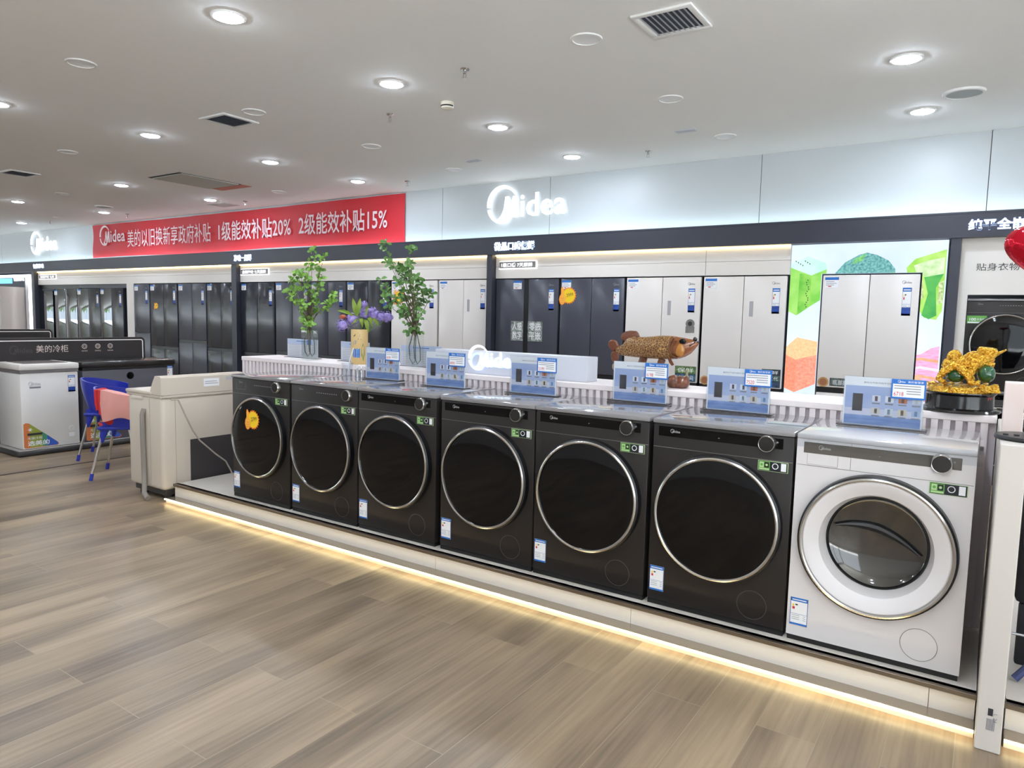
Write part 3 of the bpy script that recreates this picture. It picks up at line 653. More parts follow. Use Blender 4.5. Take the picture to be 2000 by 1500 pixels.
# middle bay
fridge(-10.755, -9.85, D_, 'black glossy fridge right of the post, left of leafy plant', .70, band=True)
fridge(-9.83, -8.98, G_, 'grey fridge behind the first leafy plant', .76, band=True)
fridge(-8.96, -8.17, G_, 'grey fridge between leafy plant and flower vase', .74, band=True)
fridge(-8.15, -7.25, mat('charcoal_door', (44, 46, 52), .2), 'charcoal fridge directly behind the lilac flowers', .74, band=True)
a, ds, w = fridge(-7.23, -6.36, W_, 'white fridge with yellow burst behind the second leafy plant', .72, handle=True)
star_sticker('price_burst', ds[0], .17, -.003, 1.55, .095, '3')
fridge(-6.34, -5.48, W_, 'white fridge left of the post, behind the light box', .72, handle=True)
# right bay
a, ds, w = fridge(-5.375, -4.43, G_, 'blue grey fridge with wide black centre strip and decal', .74, gap=.07, mid=True, band=True, tagx=.27)
for dd, xa, xb, wd in ((ds[0], .245, w/2 - .036, ('数字', '人感')), (ds[1], w/2 + .036, w/2 + .25, ('平嵌', '零嵌'))):
    m = MB(mat('decal_backing', (84, 92, 82), .4, noise=(25, (170, 176, 170)))).box(xa, xb, -.002, 0, 1.0, 1.25, .001, 1).use(PAPER)
    for k, q in enumerate(wd): text(m, q, (xa + .02, -.0026, 1.02 + .115*k), w=xb - xa - .04, h=.10, bold=.01)
    m.build('brush_decal', dd)
a, ds, w = fridge(-4.41, -3.545, G_, 'blue grey fridge with yellow burst on its door', .74, band=True)
star_sticker('price_burst', ds[0], .12, -.003, 1.575, .1, '3999')
a, ds, w = fridge(-3.53, -2.64, W_, 'white fridge with green decal and round magnet, behind fish', .72, handle=True, band=True)
sticker(ds[1], w - .25, w - .01, .63, .80, [(70, 110, 140), (120, 150, 90)], ('全空间', '保鲜'))
MB(mat('magnet_grey', (120, 118, 112), .4)).lathe([(0,-.006),(.05,-.005),(.05,0)], (w - .1, 0, 1.27), (0,1,0), 24).box(w - .15, w - .05, -.004, 0, 1.17, 1.24, .001, 1).use(DARKP).lathe([(0,-.0065),(.025,-.0063)], (w - .1, 0, 1.27), (0,1,0), 20).build('round_magnet', ds[1])
a, ds, w = fridge(-2.62, -1.745, W_, 'white fridge with round gold seal left of the food picture', .72, handle=True, band=True)
seal(ds[0], .06, .66); sticker(ds[0], .13, .3, .63, .72, [(120, 150, 90)]); sticker(ds[1], w - .2, w - .01, .63, .82, [(60, 90, 120), (90, 120, 110), (60, 70, 80)], ('', '第三代', '保鲜'))
a, ds, w = fridge(-1.415, -.565, W_, 'white fridge standing inside the glowing food picture', .775, band=True)
seal(ds[0], .06, .725); sticker(ds[0], .12, .36, .69, .77, [(110, 120, 116)], ('底部散热',))

# lit picture with food blocks
fp = thing('food_lightbox', 'glowing wall picture of colourful food blocks around a white fridge', 'light box picture', (-1.72, WY, .1))
def em(name, a, b=None, sc=12, e=.78, st=(1,1,1)): return mat(name, a, .5, emit=e, noise=(sc, b or a, st))
FX = 1.355
MB(em('pic_bg', (226, 240, 255), (204, 222, 250), 1.4, .8)).box(0, .295, .0, .03, 0, 2.085).build('lit_panel', fp)
MB(MATS['pic_bg']).box(1.165, FX, 0, .03, 0, 2.085).build('lit_panel', fp); MB(MATS['pic_bg']).box(.295, 1.165, 0, .03, 1.795, 2.085).build('lit_panel', fp)
m = MB(em('pic_green_a', (120, 205, 70), (165, 225, 110), 6)); Y_ = -.0012
def clip(pts, ax, lim, sg):
    out = []
    for i, p in enumerate(pts):
        q = pts[i-1]; a, b = (p[ax] - lim)*sg, (q[ax] - lim)*sg
        if (a >= 0) != (b >= 0): t_ = b/(b - a); out.append((q[0] + (p[0]-q[0])*t_, q[1] + (p[1]-q[1])*t_))
        if a >= 0: out.append(p)
    return out
def P(mtl, pts, k=0):
    for x0_, x1_, z0_, z1_ in ((0, .295, 0, 2.085), (1.165, FX, 0, 2.085), (.295, 1.165, 1.795, 2.085)):
        q = pts
        for ax, lim, sg in ((0, x0_, 1), (0, x1_, -1), (1, z0_, 1), (1, z1_, -1)):
            q = clip(q, ax, lim, sg) if q else q
        if len(q) > 2: m.use(mtl).flat(q, (0, Y_ - .0006*k, 0), XU, ZV)
# kiwi block
P(em('pic_kiwi_top', (186, 242, 222), (215, 250, 238), 5), [(0,1.9),(.16,1.97),(.33,1.9),(.34,1.84),(.20,1.78),(0,1.86)], 1)
P(em('pic_green_a', (120,205,70)), [(0,1.86),(.06,1.84),(.2,1.78),(.34,1.84),(.33,1.56),(.2,1.47),(.08,1.38),(0,1.42)])
P(em('pic_green_b', (90, 185, 50), (150, 215, 90), 8), [(.09,1.80),(.2,1.78),(.2,1.47),(.085,1.385)], 2)
for k in range(13): P(em('pic_seed', (30, 50, 50)), [(.17 + .012*math.sin(k*5) - .006, 1.74 - .022*k), (.17 + .012*math.sin(k*5) + .008, 1.735 - .022*k), (.17 + .012*math.sin(k*5), 1.722 - .022*k)], 3)
for k in range(7): P(em('pic_seed', (30,50,50)), [(.04 + .022*k, 1.93 - .014*(k % 4)), (.055 + .022*k, 1.925 - .014*(k % 4)), (.048 + .022*k, 1.912 - .014*(k % 4))], 3)
# broccoli block
P(em('pic_broc', (60, 130, 140), (130, 200, 190), 45), [(.42,1.80),(.5,1.90),(.62,1.97),(.69,1.99),(.78,1.965),(.88,1.91),(.94,1.83),(.94,1.72),(.42,1.72)])
P(em('pic_broc_l', (140, 215, 110), (90, 170, 120), 40), [(.58,1.93),(.69,1.985),(.66,1.92),(.57,1.88)], 1); P(em('pic_broc_l', (140,215,110)), [(.84,1.74),(.9,1.80),(.94,1.80),(.94,1.72),(.86,1.72)], 1)
# pepper block
P(em('pic_pep', (140, 210, 50), (190, 235, 120), 7), [(1.03,1.84),(1.1,1.92),(1.25,1.97),(1.345,2.0),(1.345,1.6),(1.34,1.44),(1.3,1.36),(1.2,1.38),(1.15,1.46),(1.1,1.56),(1.06,1.7)])
P(em('pic_pep_in', (225, 240, 205), (180, 220, 150), 14), [(1.09,1.86),(1.2,1.9),(1.335,1.93),(1.335,1.78),(1.2,1.75),(1.12,1.78)], 1)
P(em('pic_pep_seed', (225, 235, 190), (150, 180, 100), 40), [(1.1,1.7),(1.17,1.72),(1.19,1.56),(1.12,1.52)], 1); P(em('pic_pep_seed', (225,235,190)), [(1.30,1.7),(1.34,1.72),(1.34,1.52),(1.3,1.5)], 1)
P(em('pic_pep_d', (50, 160, 70), (90, 190, 80), 6), [(1.18,1.75),(1.335,1.78),(1.28,1.65),(1.3,1.40),(1.24,1.365),(1.18,1.40),(1.22,1.6)], 2)
# salmon block
P(em('pic_sal_t', (255, 212, 160), (252, 190, 136), 40), [(0,1.06),(.1,1.16),(.3,1.12),(.34,1.10),(.34,.98),(.1,.93),(0,.98)], 1)
P(em('pic_sal', (253, 160, 128), (248, 132, 104), 40), [(0,.98),(.1,.94),(.34,1.0),(.34,.72),(.1,.60),(0,.64)])
P(em('pic_sal_r', (248, 138, 112), (254, 172, 146), 45), [(.11,.94),(.34,1.0),(.34,.72),(.105,.61)], 2)
# meat block
P(em('pic_meat', (245, 160, 195), (235, 190, 235), 14, st=(1,1,5)), [(1.1,1.02),(1.2,1.04),(1.28,1.10),(1.345,1.12),(1.345,.6),(1.1,.6)])
for k, z in enumerate((.98, .9, .82, .76, .70)): P(em('pic_meat_l', (255, 225, 240)) if k % 2 else em('pic_meat_o', (250, 165, 120), (245, 190, 150), 18), [(1.1,z),(1.2,z + .03),(1.345,z + .01),(1.345,z - .015),(1.2,z + .005),(1.1,z - .02)], 1)
P(em('pic_meat_o', (250,165,120)), [(1.1,.86),(1.18,.84),(1.25,.78),(1.345,.76),(1.345,.72),(1.2,.73),(1.1,.78)], 2)
m.build('food_print', fp)

# far left bay: white light frame and a large beige fridge
lf = thing('bay_surround', 'bright white light frame round the far left display bay', 'light frame', (-18.5, 7.5, 0))
MB(mat('frame_light', (250, 250, 255), .4, emit=3)).box(-.1, -.03, 0, .06, .05, 2.13).box(-3.4, -.1, 0, .06, 2.07, 2.13).build('light_tube', lf)
MB(mat('frame_white', (220, 222, 226), .4)).box(-.45, -.1, .08, .14, 0, 2.07).use(mat('frame_wood', (196, 170, 142), .5)).box(-.3, -.2, .07, .08, 0, 1.85).build('side_panel', lf)
o = MB(mat('bay_screen', (90, 160, 235), .3, emit=1.4)).box(-21.6, -19.5, 7.5, 7.53, 1.93, 2.05).build('blue_screen'); tag(o, 'long blue lit strip screen at the far left under the header', 'screen')
tag(text(MB(LETTER), '智能家电', (-19.3, 7.48, 1.98), w=.55, h=.1, bold=.02, depth=.01).build('lit_lettering'), 'small lit white characters inside the far left white frame', 'sign letters')
bf = thing('tall_fridge', 'large beige fridge at the left picture edge in white frame', 'refrigerator', (-21.6, 7.1, 0))
MB(mat('beige_door', (178, 170, 164), .3)).box(0, 2.55, 0, .6, .1, 1.84, .01, 2).build('body', bf)
MB(mat('beige_line', (140,134,130), .4)).box(2.52, 2.53, -.001, .001, .1, 1.84).use(PAPER).box(1.9, 2.2, -.002, 0, 1.6, 1.72, .002, 1).build('door_edge', bf)
MB(BLACK).box(.02, 2.53, .05, .58, 0, .1).build('plinth', bf)

# ------------------------------------------------------------ freezer island at the left
YP, ZP = Vector((0,1,0)), ZV
pl = thing('freezer_base', 'low black base under the chest freezers', 'base', (0,0,0))
pl.location = (-7.33, 2.82, 0)
MB(mat('base_black', (48, 46, 46), .4)).box(-.72, 0, 0, 1.72, 0, .052, .02, 3).build('base_body', pl)
MB(mat('base_line', (150,144,138), .4)).box(-.70, -.012, .012, 1.7, .052, .055).build('top_line', pl)
def board(name, x, y0, y1, z1, label, full=True):
    t = thing(name, label, 'display board', (x, y0, 0), 0, 'dark boards over the freezer islands'); L = y1 - y0; r = .05
    pts = [(0,.055),(L,.055)] + arc(L - r, z1 - r, r, 0, 90, 6) + [(0, z1)]
    MB(mat('board_black', (44, 40, 40), .3)).prism(pts, (0,0,0), YP, ZP, (1,0,0), -.05).build('panel', t)
    k = .028; n1 = arc(L - r, z1 - r, r - k + .004, 0, 90, 6); n2 = arc(L - r, z1 - r, r - k - .004, 0, 90, 6)
    m = MB(mat('board_line', (214, 208, 204), .4, emit=.25))  # white trim line; a slight glow is put into its material
    m.prism([(0, z1 - k - .004),(0, z1 - k + .004),(L - r, z1 - k + .004)] + [(L - r, z1 - k - .004)], (.0005,0,0), YP, ZP, (1,0,0), .001)
    for q in range(6): m.prism([n1[q], n1[q+1], n2[q+1], n2[q]], (.0005,0,0), YP, ZP, (1,0,0), .001)
    m.prism([(L - k - .004, .7),(L - k + .004, .7),(L - k + .004, z1 - r),(L - k - .004, z1 - r)], (.0005,0,0), YP, ZP, (1,0,0), .001)
    m.build('white_line', t)
    if full:
        m = MB(mat('board_text', (206, 190, 180), .5)); text(m, '美的冷柜', (.001, .95, .93), w=.30, h=.075, U=YP, V=ZP)
        logo(m.use(mat('board_ghost', (66,58,60), .4)), (.001, .72, .93), .2, U=YP, V=ZP); m.use(mat('board_text', (206,190,180)))
        for q in (1.41, 1.545, 1.675):
            m.ring((.001, q, .985), (1,0,0), .024, .003, 24, 4); m.ring((.001, q, .985), (1,0,0), .012, .002, 16, 4)
            text(m, '锁鲜保温', (.001, q - .03, .93), w=.06, h=.014, U=YP, V=ZP)
        m.build('board_print', t)
    return t
board('display_board', -7.94, 2.3, 4.36, 1.078, 'dark board with white outline behind the chest freezers')
board('display_board', -9.9, 2.6, 4.25, 1.11, 'farther dark board partly hidden behind the freezer board', False)
STICKH = mat('triangle_orange', (205, 120, 60), .5)
def triangle_sticker(t, x, y, z, s):
    m = MB(mat('tri_orange', (206, 118, 62), .5)); O = (x, y, z); w_, h_ = .30*s, .24*s
    R3 = lambda mt, pts, k: m.use(mt).flat([(p[0]*w_, p[1]*h_) for p in pts], (x + .0012 + .0005*k, y, z), YP, ZP)
    m.prism([(.0,.04*h_),(.04*w_,0),(.95*w_,.0),(w_,.05*h_),(.97*w_,.12*h_),(.16*w_,.97*h_),(.07*w_,h_),(0,.95*h_)], O, YP, ZP, (1,0,0), .001)
    R3(mat('tri_olive', (150, 160, 60), .5), [(.17,.02),(.62,.02),(.62,.49),(.17,.96)], 0)
    R3(mat('tri_teal', (70, 140, 110), .5), [(.52,.02),(.72,.02),(.72,.39),(.52,.60)], 1)
    R3(mat('tri_blue', (50, 90, 180), .5), [(.66,.02),(.93,.02),(.98,.05),(.95,.14),(.66,.45)], 2)
    m.use(PAPER); text(m, '选美的', (x + .0035, y + .1*w_, z + .08*h_), w=.62*w_, h=.2*h_, U=YP, V=ZP, bold=.02)
    text(m, '无霜冷柜', (x + .0035, y + .1*w_, z + .33*h_), w=.42*w_, h=.1*h_, U=YP, V=ZP)
    m.use(DARKP).rect(.1*w_, .52*w_, .49*h_, .58*h_, (x + .0035, y, z), YP, ZP); m.use(PAPER)
    for q in range(3):
        a = PI*q/3; m.tube([(x + .0035, y + .18*w_ - .06*w_*cos(a), z + .72*h_ - .06*w_*sin(a)), (x + .0035, y + .18*w_ + .06*w_*cos(a), z + .72*h_ + .06*w_*sin(a))], .0025, 5)
    return m.build('triangle_sticker', t)
def label_x(t, x, y, z, w_, h_):
    m = energy_label(w_, h_, True); o = m.build('energy_label', t); o.rotation_euler = (0,0,PI/2); o.location = (x, y, z)
cf = thing('chest_freezer', 'white chest freezer with a rainbow triangle sticker', 'chest freezer', (-7.4, 2.885, .055))
MB(mat('freezer_white', (224, 220, 214), .35)).box(-.5, 0, 0, .505, 0, .715, .012, 2).build('body', cf)
MB(mat('freezer_seal', (120, 114, 112), .5)).box(-.5, .002, -.002, .507, .716, .742).build('gasket', cf)
MB(mat('freezer_lid', (222, 216, 208), .3)).box(-.51, .012, -.008, .513, .743, .80, .012, 2).use(mat('lid_glass', (150, 140, 134), .12)).box(-.44, -.06, .06, .44, .8, .804).build('lid', cf)
m = logo(MB(SILVERP), (.001, .07, .60), .1, U=YP, V=ZP).use(GREYP).rect(.075, .17, .572, .588, (.001,0,0), YP, ZP); m.build('brand_mark', cf)
triangle_sticker(cf, 0, .012, .012, 1); label_x(cf, .001, .41, .52, .065, .16)
MB(WHITE).ring((.001, .43, .16), (1,0,0), .022, .004, 24, 6).box(0, .003, .405, .455, .08, .12, .001, 1).build('thermostat_dial', cf)
cg = thing('chest_freezer', 'grey chest freezer with black lid behind the blue chairs', 'chest freezer', (-7.4, 3.43, .055))
MB(mat('freezer_grey', (82, 80, 88), .35)).box(-.5, 0, 0, .945, 0, .715, .012, 2).build('body', cg)
MB(BLACK).box(-.5, .002, 0, .945, .716, .742).build('gasket', cg)
MB(mat('lid_black', (36, 33, 32), .2)).box(-.51, .014, -.012, .96, .743, .80, .012, 2).build('lid', cg)
m = logo(MB(SILVERP), (.001, .05, .60), .12, U=YP, V=ZP); m.build('brand_mark', cg)
MB(GLOSSB).lathe([(0,.004),(.035,.004),(.038,0)], (.001, .47, .645), (1,0,0), 32).build('lock_disc', cg); label_x(cg, .001, .87, .53, .06, .2)
triangle_sticker(cg, 0, .02, .012, 1.15)

# ------------------------------------------------------------ beige twin-tub washer seen from its back corner
TUB = mat('beige_plastic', (206, 194, 178), .35)
tt = thing('twin_tub_washer', 'beige twin-tub washer wrapped in film at the platform end', 'washing machine', (-5.36, 2.80, 0)); w, d = .46, .675
m = MB(TUB); r = .05
m.box(0, w, 0, d, .075, .77, .03, 3); m.build('body', tt)
MB(mat('tub_dark', (58, 54, 54), .6)).box(w - .02, w + .0015, .215, d - .01, .08, .43).build('open_back', tt)
MB(TUB).box(-.012, w - .12, -.012, d + .01, .77, .796, .01, 2).build('lid', tt)
c = MB(TUB); prof = [(w - .16,.775),(w + .004,.775),(w + .004,.9),(w - .012,.912),(w - .075,.912),(w - .11,.86),(w - .14,.80)]
c.prism(prof, (0,-.004,0), XU, ZV, (0,1,0), d + .008); c.build('console', tt)
MB(mat('beige_rim', (196, 184, 168), .4)).box(-.004, w + .006, -.006, d + .004, .752, .772, .004, 1).build('rim', tt)
MB(mat('beige_light', (222, 212, 198), .4)).box(.06, .21, -.008, .002, .725, .755, .01, 2).build('carry_handle', tt)
MB(mat('tub_base', (62, 58, 54), .6)).box(.03, w - .02, .03, d - .03, .035, .078).build('base', tt)
for a in (.08, w - .06):
    for b in (.07, d - .07): MB(mat('tub_base', (62,58,54))).cyl((a, b, 0), (0,0,1), .03, .036, 12).build('foot', tt)
MB(mat('hose_grey', (136, 128, 120), .45)).tube([(.235,-.004,.66),(.236,-.02,.62),(.238,-.022,.45),(.245,-.022,.25),(.255,-.026,.1),(.285,-.045,.045),(.36,-.06,.02)], .0185, 10).build('drain_hose', tt)
MB(mat('cord_grey', (176, 166, 154), .5)).tube([(w + .004,.07,.745),(w + .03,.11,.74),(w + .035,.16,.62),(w + .03,.22,.5),(w + .035,.27,.42),(w + .03,.40,.3),(w + .045,.48,.23),(w + .05,.52,.15),(w + .06,.52,.133)], .006, 8).build('power_cord', tt)
MB(PAPER).box(w + .0045, w + .005, .33, .46, .82, .88).use(SILVERP).box(w + .0045, w + .005, .52, .62, .86, .885).use(GREYP).rect(.34, .45, .84, .844, (w + .0055,0,0), YP, ZP).rect(.34, .44, .855, .859, (w + .0055,0,0), YP, ZP).build('rating_label', tt)
MB(mat('beige_groove', (180, 168, 154), .45)).box(w - .001, w + .0015, .03, d - .03, .745, .749).box(.30, .304, -.0015, .001, .1, .74).box(w - .001, w + .002, .10, .104, .09, .74).build('groove', tt)

# ------------------------------------------------------------ blue plastic chairs with draped jackets
BLUEP = mat('blue_plastic', (38, 52, 160), .3)
def shell_pt(a, v):
    """outer skin of the barrel back at angle a from the middle of the back, v from hem to rim"""
    top = .745 - .075*(abs(a)/1.95)**1.5; hem = .43 + .13*max(0, math.cos(a*2))**1.0
    r = .205 + .045*v + .012*sin(PI*v); z = hem + (top - hem)*v
    return Vector((r*sin(a)*1.02, -r*cos(a), z))
def chair(label, loc, rz):
    """seat opens to local +Y, moulded shell on chrome legs"""
    t = thing('plastic_chair', label, 'chair', loc, rz, 'blue plastic chairs by the freezers')
    m = MB(BLUEP); na, nv = 40, 12; vs = []; A0 = 112
    for j in range(nv + 1):
        for i in range(na + 1): vs.append(shell_pt(math.radians(-A0 + 2*A0*i/na), j/nv))
    n = len(vs); vs += [Vector((p.x*.94, p.y*.94, p.z - .001)) for p in vs]; fs = []
    for j in range(nv):
        for i in range(na): a = j*(na+1) + i; q = (a, a+1, a+na+2, a+na+1); fs += [q, tuple(k + n for k in reversed(q))]
    for i in range(na):
        a = nv*(na+1) + i; fs += [(a, a+1, a+1+n, a+n), (i, i+n, i+1+n, i+1)]
    for j in range(nv):
        a = j*(na+1); fs.append((a, a+n, a+na+1+n, a+na+1)); a += na; fs.append((a, a+na+1, a+na+1+n, a+n))
    m.add(vs, fs); m.build('backrest', t)
    MB(BLUEP).box(-.20, .20, -.19, .22, .405, .435, .014, 3).build('seat', t)
    for sx in (-1, 1):
        for sy in (-1, 1):
            lg = MB(CHROME).tube([(sx*.16, sy*.15, .41), (sx*.225, sy*.235, .02)], .011, 10).build('leg', t)
            MB(BLUEP).tube([(sx*.219, sy*.227, .055), (sx*.2265, sy*.237, 0)], .0145, 10).build('foot_cap', lg)
            MB(BLUEP).tube([(sx*.145, sy*.135, .46), (sx*.172, sy*.165, .30)], [.045, .014], 10).build('leg_socket', lg)
    return t
chair('blue plastic chair with chrome legs, nearer the freezers', (-6.83, 3.42, 0), -.70)
chair('blue plastic chair holding the pink and red jackets', (-5.96, 3.12, 0), -.72)
jk = thing('jacket', 'pink padded jacket with red lining draped on a blue chair', 'jacket', (-5.96, 3.12, 0), -.72)
PINK = mat('pink_cloth', (226, 160, 150), .7, bump=(25, .35)); JRED = mat('red_cloth_lining', (196, 36, 40), .6, bump=(30, .3))
def drape(name, mtl, pts, th, par, seed):
    """a soft slab following a path (y,z) across width, with ripples"""
    rnd = random.Random(seed); m = MB(mtl); nu = 14; vs = []; n = len(pts); ph = rnd.random()*6
    for j, (x0_, x1_, y_, z_) in enumerate(pts):
        for i in range(nu + 1):
            q = i/nu; x = x0_ + (x1_ - x0_)*q; rip = .014*sin(q*9 + ph + j*.7) + .008*sin(q*17 + j)
            vs.append((x, y_ + rip, z_ + .012*sin(q*6 + j + ph)))
    k = len(vs); vs += [(a, b + th, c_ - th*.4) for a, b, c_ in vs]; fs = []
    for j in range(n - 1):
        for i in range(nu):
            a = j*(nu+1) + i; q = (a, a+1, a+nu+2, a+nu+1); fs += [q, tuple(e + k for e in reversed(q))]
    for i in range(nu): fs.append((i, i+k, i+1+k, i+1)); a = (n-1)*(nu+1) + i; fs.append((a, a+1, a+1+k, a+k))
    for j in range(n - 1):
        a = j*(nu+1); fs.append((a, a+nu+1, a+nu+1+k, a+k)); a += nu; fs.append((a, a+k, a+nu+1+k, a+nu+1))
    return m.add(vs, fs).build(name, par)
def hang(name, mtl, u0, u1, path, par, off, seed):
    """cloth lying over the moulded back: path gives (v, side) down the inside, over the rim and down the outside"""
    rnd = random.Random(seed); m = MB(mtl); nu = 14; A = []; B = []; n = len(path)
    for j, (v_, sd_) in enumerate(path):
        for i in range(nu + 1):
            q = i/nu; u = u0 + (u1 - u0)*q; p = shell_pt(u, min(1, v_)); d = Vector((sin(u), -cos(u), 0))
            rip = .012*sin(q*7 + seed + j*.5) + .006*sin(q*17 + j*1.1)
            z_ = max(0, v_ - 1)*.2 + .02*sin(q*5 + j + seed)*(1 if j in (0, n - 1) else .2)
            o_ = (.014 + off if sd_ > 0 else -.03 - off) if abs(sd_) > .1 else -.006
            A.append(p + d*(o_ + (rip if sd_ > 0 else 0)) + Vector((0,0,z_))); B.append(p + d*(o_ + (rip*.6 + .024 if sd_ > 0 else -.018)) + Vector((0,0,z_ + (.010 if v_ >= 1 else 0))))
    vs = A + B; k = len(A); fs = []
    for j in range(n - 1):
        for i in range(nu):
            a = j*(nu+1) + i; q = (a, a+1, a+nu+2, a+nu+1); fs += [q, tuple(e + k for e in reversed(q))]
    for i in range(nu): fs.append((i, i+k, i+1+k, i+1)); a = (n-1)*(nu+1) + i; fs.append((a, a+1, a+1+k, a+k))
    for j in range(n - 1):
        a = j*(nu+1); fs.append((a, a+nu+1, a+nu+1+k, a+k)); a += nu; fs.append((a, a+k, a+nu+1+k, a+nu+1))
    return m.add(vs, fs).build(name, par)
PATH = [(.45,-1),(.7,-1),(.9,-1),(1.06,-.6),(1.09,0),(1.06,.6),(.92,1),(.7,1),(.45,1),(.25,1)]
hang('shell', PINK, 1.05, 1.93, PATH, jk, .008, 2)
hang('red_lining', JRED, .88, 1.06, PATH[:-1], jk, .005, 5)
j2 = thing('jacket', 'red and pink jacket bunched on the seat of a blue chair', 'jacket', (-5.96, 3.12, .436), -.72)
m = MB(PINK).ball((.02,-.03,.07), .1, 3, (1.6,1.2,.75)); m.build('pink_fold', j2)
MB(JRED).ball((.15,-.06,.085), .09, 3, (.8,1.2,1.1)).tube([(-.16,-.12,.012),(-.05,-.17,.012),(.1,-.19,.014),(.19,-.16,.016)], .014, 8).build('red_trim', j2)

# ------------------------------------------------------------ glass vases with green branches
def leafy(mb, c, L, rnd, n=6, tilt=.5):
    for k in range(n):
        a = 2*PI*k/n + rnd.random(); el = rnd.uniform(-.9, 1.1)
        d = Vector((cos(a)*cos(el), sin(a)*cos(el)*.8, sin(el))); sd = d.cross(Vector((rnd.uniform(-.7,.7), rnd.uniform(-1.3,-.3), rnd.uniform(.1,.9)))).normalized(); nn = sd.cross(d)
        l = L*rnd.uniform(.7, 1.1); wv = l*.30; P0 = Vector(c)
        mb.add([P0, P0 + d*l*.35 + sd*wv*.7 + nn*.004, P0 + d*l*.72 + sd*wv, P0 + d*l - nn*l*.12, P0 + d*l*.72 - sd*wv, P0 + d*l*.35 - sd*wv*.7 + nn*.004, P0 + d*l*.5 - nn*l*.07],
               [(0,1,6),(1,2,6),(2,3,6),(3,4,6),(4,5,6),(5,0,6)])
LEAF = mat('leaf_green', (78, 122, 40), .45, noise=(14, (140, 184, 76))); LEAFD = mat('leaf_deep', (56, 98, 40), .45, noise=(14, (104, 146, 70)))
STEM = mat('stem_brown', (88, 74, 52), .6); RUB = mat('branch_wet', (74, 78, 72), .4)
def vase(label, plabel, loc, pts, base, scale, lf, seed, extra):
    th = math.atan2(-loc[0], loc[1]); t = thing('glass_vase', label, 'vase', loc, th, 'square glass vases on the counter')
    a, hh, wl = .046, .225, .004; rot = Matrix.Rotation(.45, 4, 'Z'); m = MB(VGLASS)
    for q in ((-a, a, -a, -a + wl), (-a, a, a - wl, a), (-a, -a + wl, -a + wl, a - wl), (a - wl, a, -a + wl, a - wl)): m.box(*q, .012, hh, T=rot)
    m.box(-a, a, -a, a, 0, .012, T=rot); m.build('glass_body', t)
    p = thing('branch_bouquet', plabel, 'plant', (loc[0], loc[1], loc[2] + .013), th, 'leafy branches in glass vases'); rnd = random.Random(seed)
    s = MB(RUB)
    for sx in (-.028, .004): s.tube([(sx*.4, 0, .24), (sx - .012, .004, .13), (sx - .006, .004, .05), (sx + .014, .004, .015), (sx + .032, .004, .04), (sx + .03, .003, .12), (.008, 0, .24)], .0036, 6)
    s.build('bent_stems', p)
    b = MB(STEM); l = MB(lf)
    P3 = [((x - base[0])/scale, rnd.uniform(-.05, .05), (base[1] - y)/scale - .013) for x, y in pts]
    for x, y, z in P3:
        if z > .27: b.tube([(0, 0, .2), (x*.25, y*.3, .2 + (z - .2)*.45), (x*.8, y*.9, .2 + (z - .2)*.85), (x, y, z)], [.003, .0024, .0017, .001], 5)
        for k in range(2 + extra): leafy(l, (x + rnd.uniform(-.022, .022), y + rnd.uniform(-.03, .03), z + rnd.uniform(-.03, .02)), .047, rnd, 5)
        if z > .3:
            for k in range(1): leafy(l, (x*.85 + rnd.uniform(-.02, .02), y, z - .05), .04, rnd, 4)
    b.build('branches', p); l.build('leaves', p)
P1 = [(330,100),(460,150),(280,240),(420,280),(180,330),(165,390),(300,400),(405,430),(75,430),(100,545),(70,610),(240,500),(390,500),(560,610),(540,660),(230,680),(350,700),(450,730),(170,720),(200,800),(330,800),(310,620),(240,900),(310,880),(225,960),(300,960),(260,1000)]
P2 = [(100,110),(360,110),(150,290),(190,330),(340,290),(290,370),(350,390),(300,420),(460,440),(75,500),(260,540),(390,530),(450,520),(525,590),(590,640),(130,590),(90,690),(225,700),(310,620),(410,630),(330,680),(460,670),(300,770),(400,740),(460,800),(330,860),(440,860),(400,930),(370,980),(450,980)]
vase('square glass vase at left, in front of a pale card', 'light green leafy branches in the left glass vase', (-4.27, 3.61, 1.0355), P1, (290,1400), 6.25*257, LEAF, 3, 0)
vase('square glass vase at right, beside the third price stand', 'dark green leafy branches in the right glass vase', (-3.22, 3.62, 1.0355), P2, (430,1395), 5.36*289, LEAFD, 9, 0)

# ------------------------------------------------------------ painted vase with lilac flowers
fx = (-3.75, 3.62, 1.0355); th = math.atan2(3.75, 3.62)
v = thing('painted_vase', 'cream cylinder vase painted with a bird and blue patch', 'vase', fx, th)
CRV = mat('vase_cream', (222, 190, 130), .3)
MB(CRV).lathe([(0,0),(.056,0),(.06,.006),(.06,.245),(.056,.247),(.053,.243),(.052,.03),(0,.03)], (0,0,0), (0,0,1), 40).build('vase_body', v)
def wrap(mb, pts, r=.0605):
    mb.add([(r*sin(u/r), -r*cos(u/r), z) for u, z in pts], [tuple(range(len(pts)))])
m = MB(mat('paint_blue', (30, 90, 180), .4, noise=(60, (70, 140, 210))))
for a in range(3): wrap(m, [(-.05 + .018*a, .05), (-.032 + .018*a, .045), (-.032 + .018*a, .118 - .004*(a - 1)**2), (-.05 + .018*a, .105)])
m.use(mat('paint_leaf', (150, 150, 90), .4)); wrap(m, [(.012,.06),(.03,.02),(.042,.07),(.038,.12),(.024,.15),(.014,.11)])
m.use(mat('paint_bird', (60, 48, 40), .4)); wrap(m, [(-.05,.2),(-.03,.215),(-.01,.222),(.006,.21),(-.012,.203),(-.035,.198)]); wrap(m, [(-.045,.19),(-.01,.178),(.012,.176),(.012,.179),(-.01,.182),(-.044,.194)])
m.use(mat('paint_grey', (170, 160, 150), .4)); wrap(m, [(-.012,.203),(.006,.209),(.002,.198),(-.01,.193),(-.025,.194)])
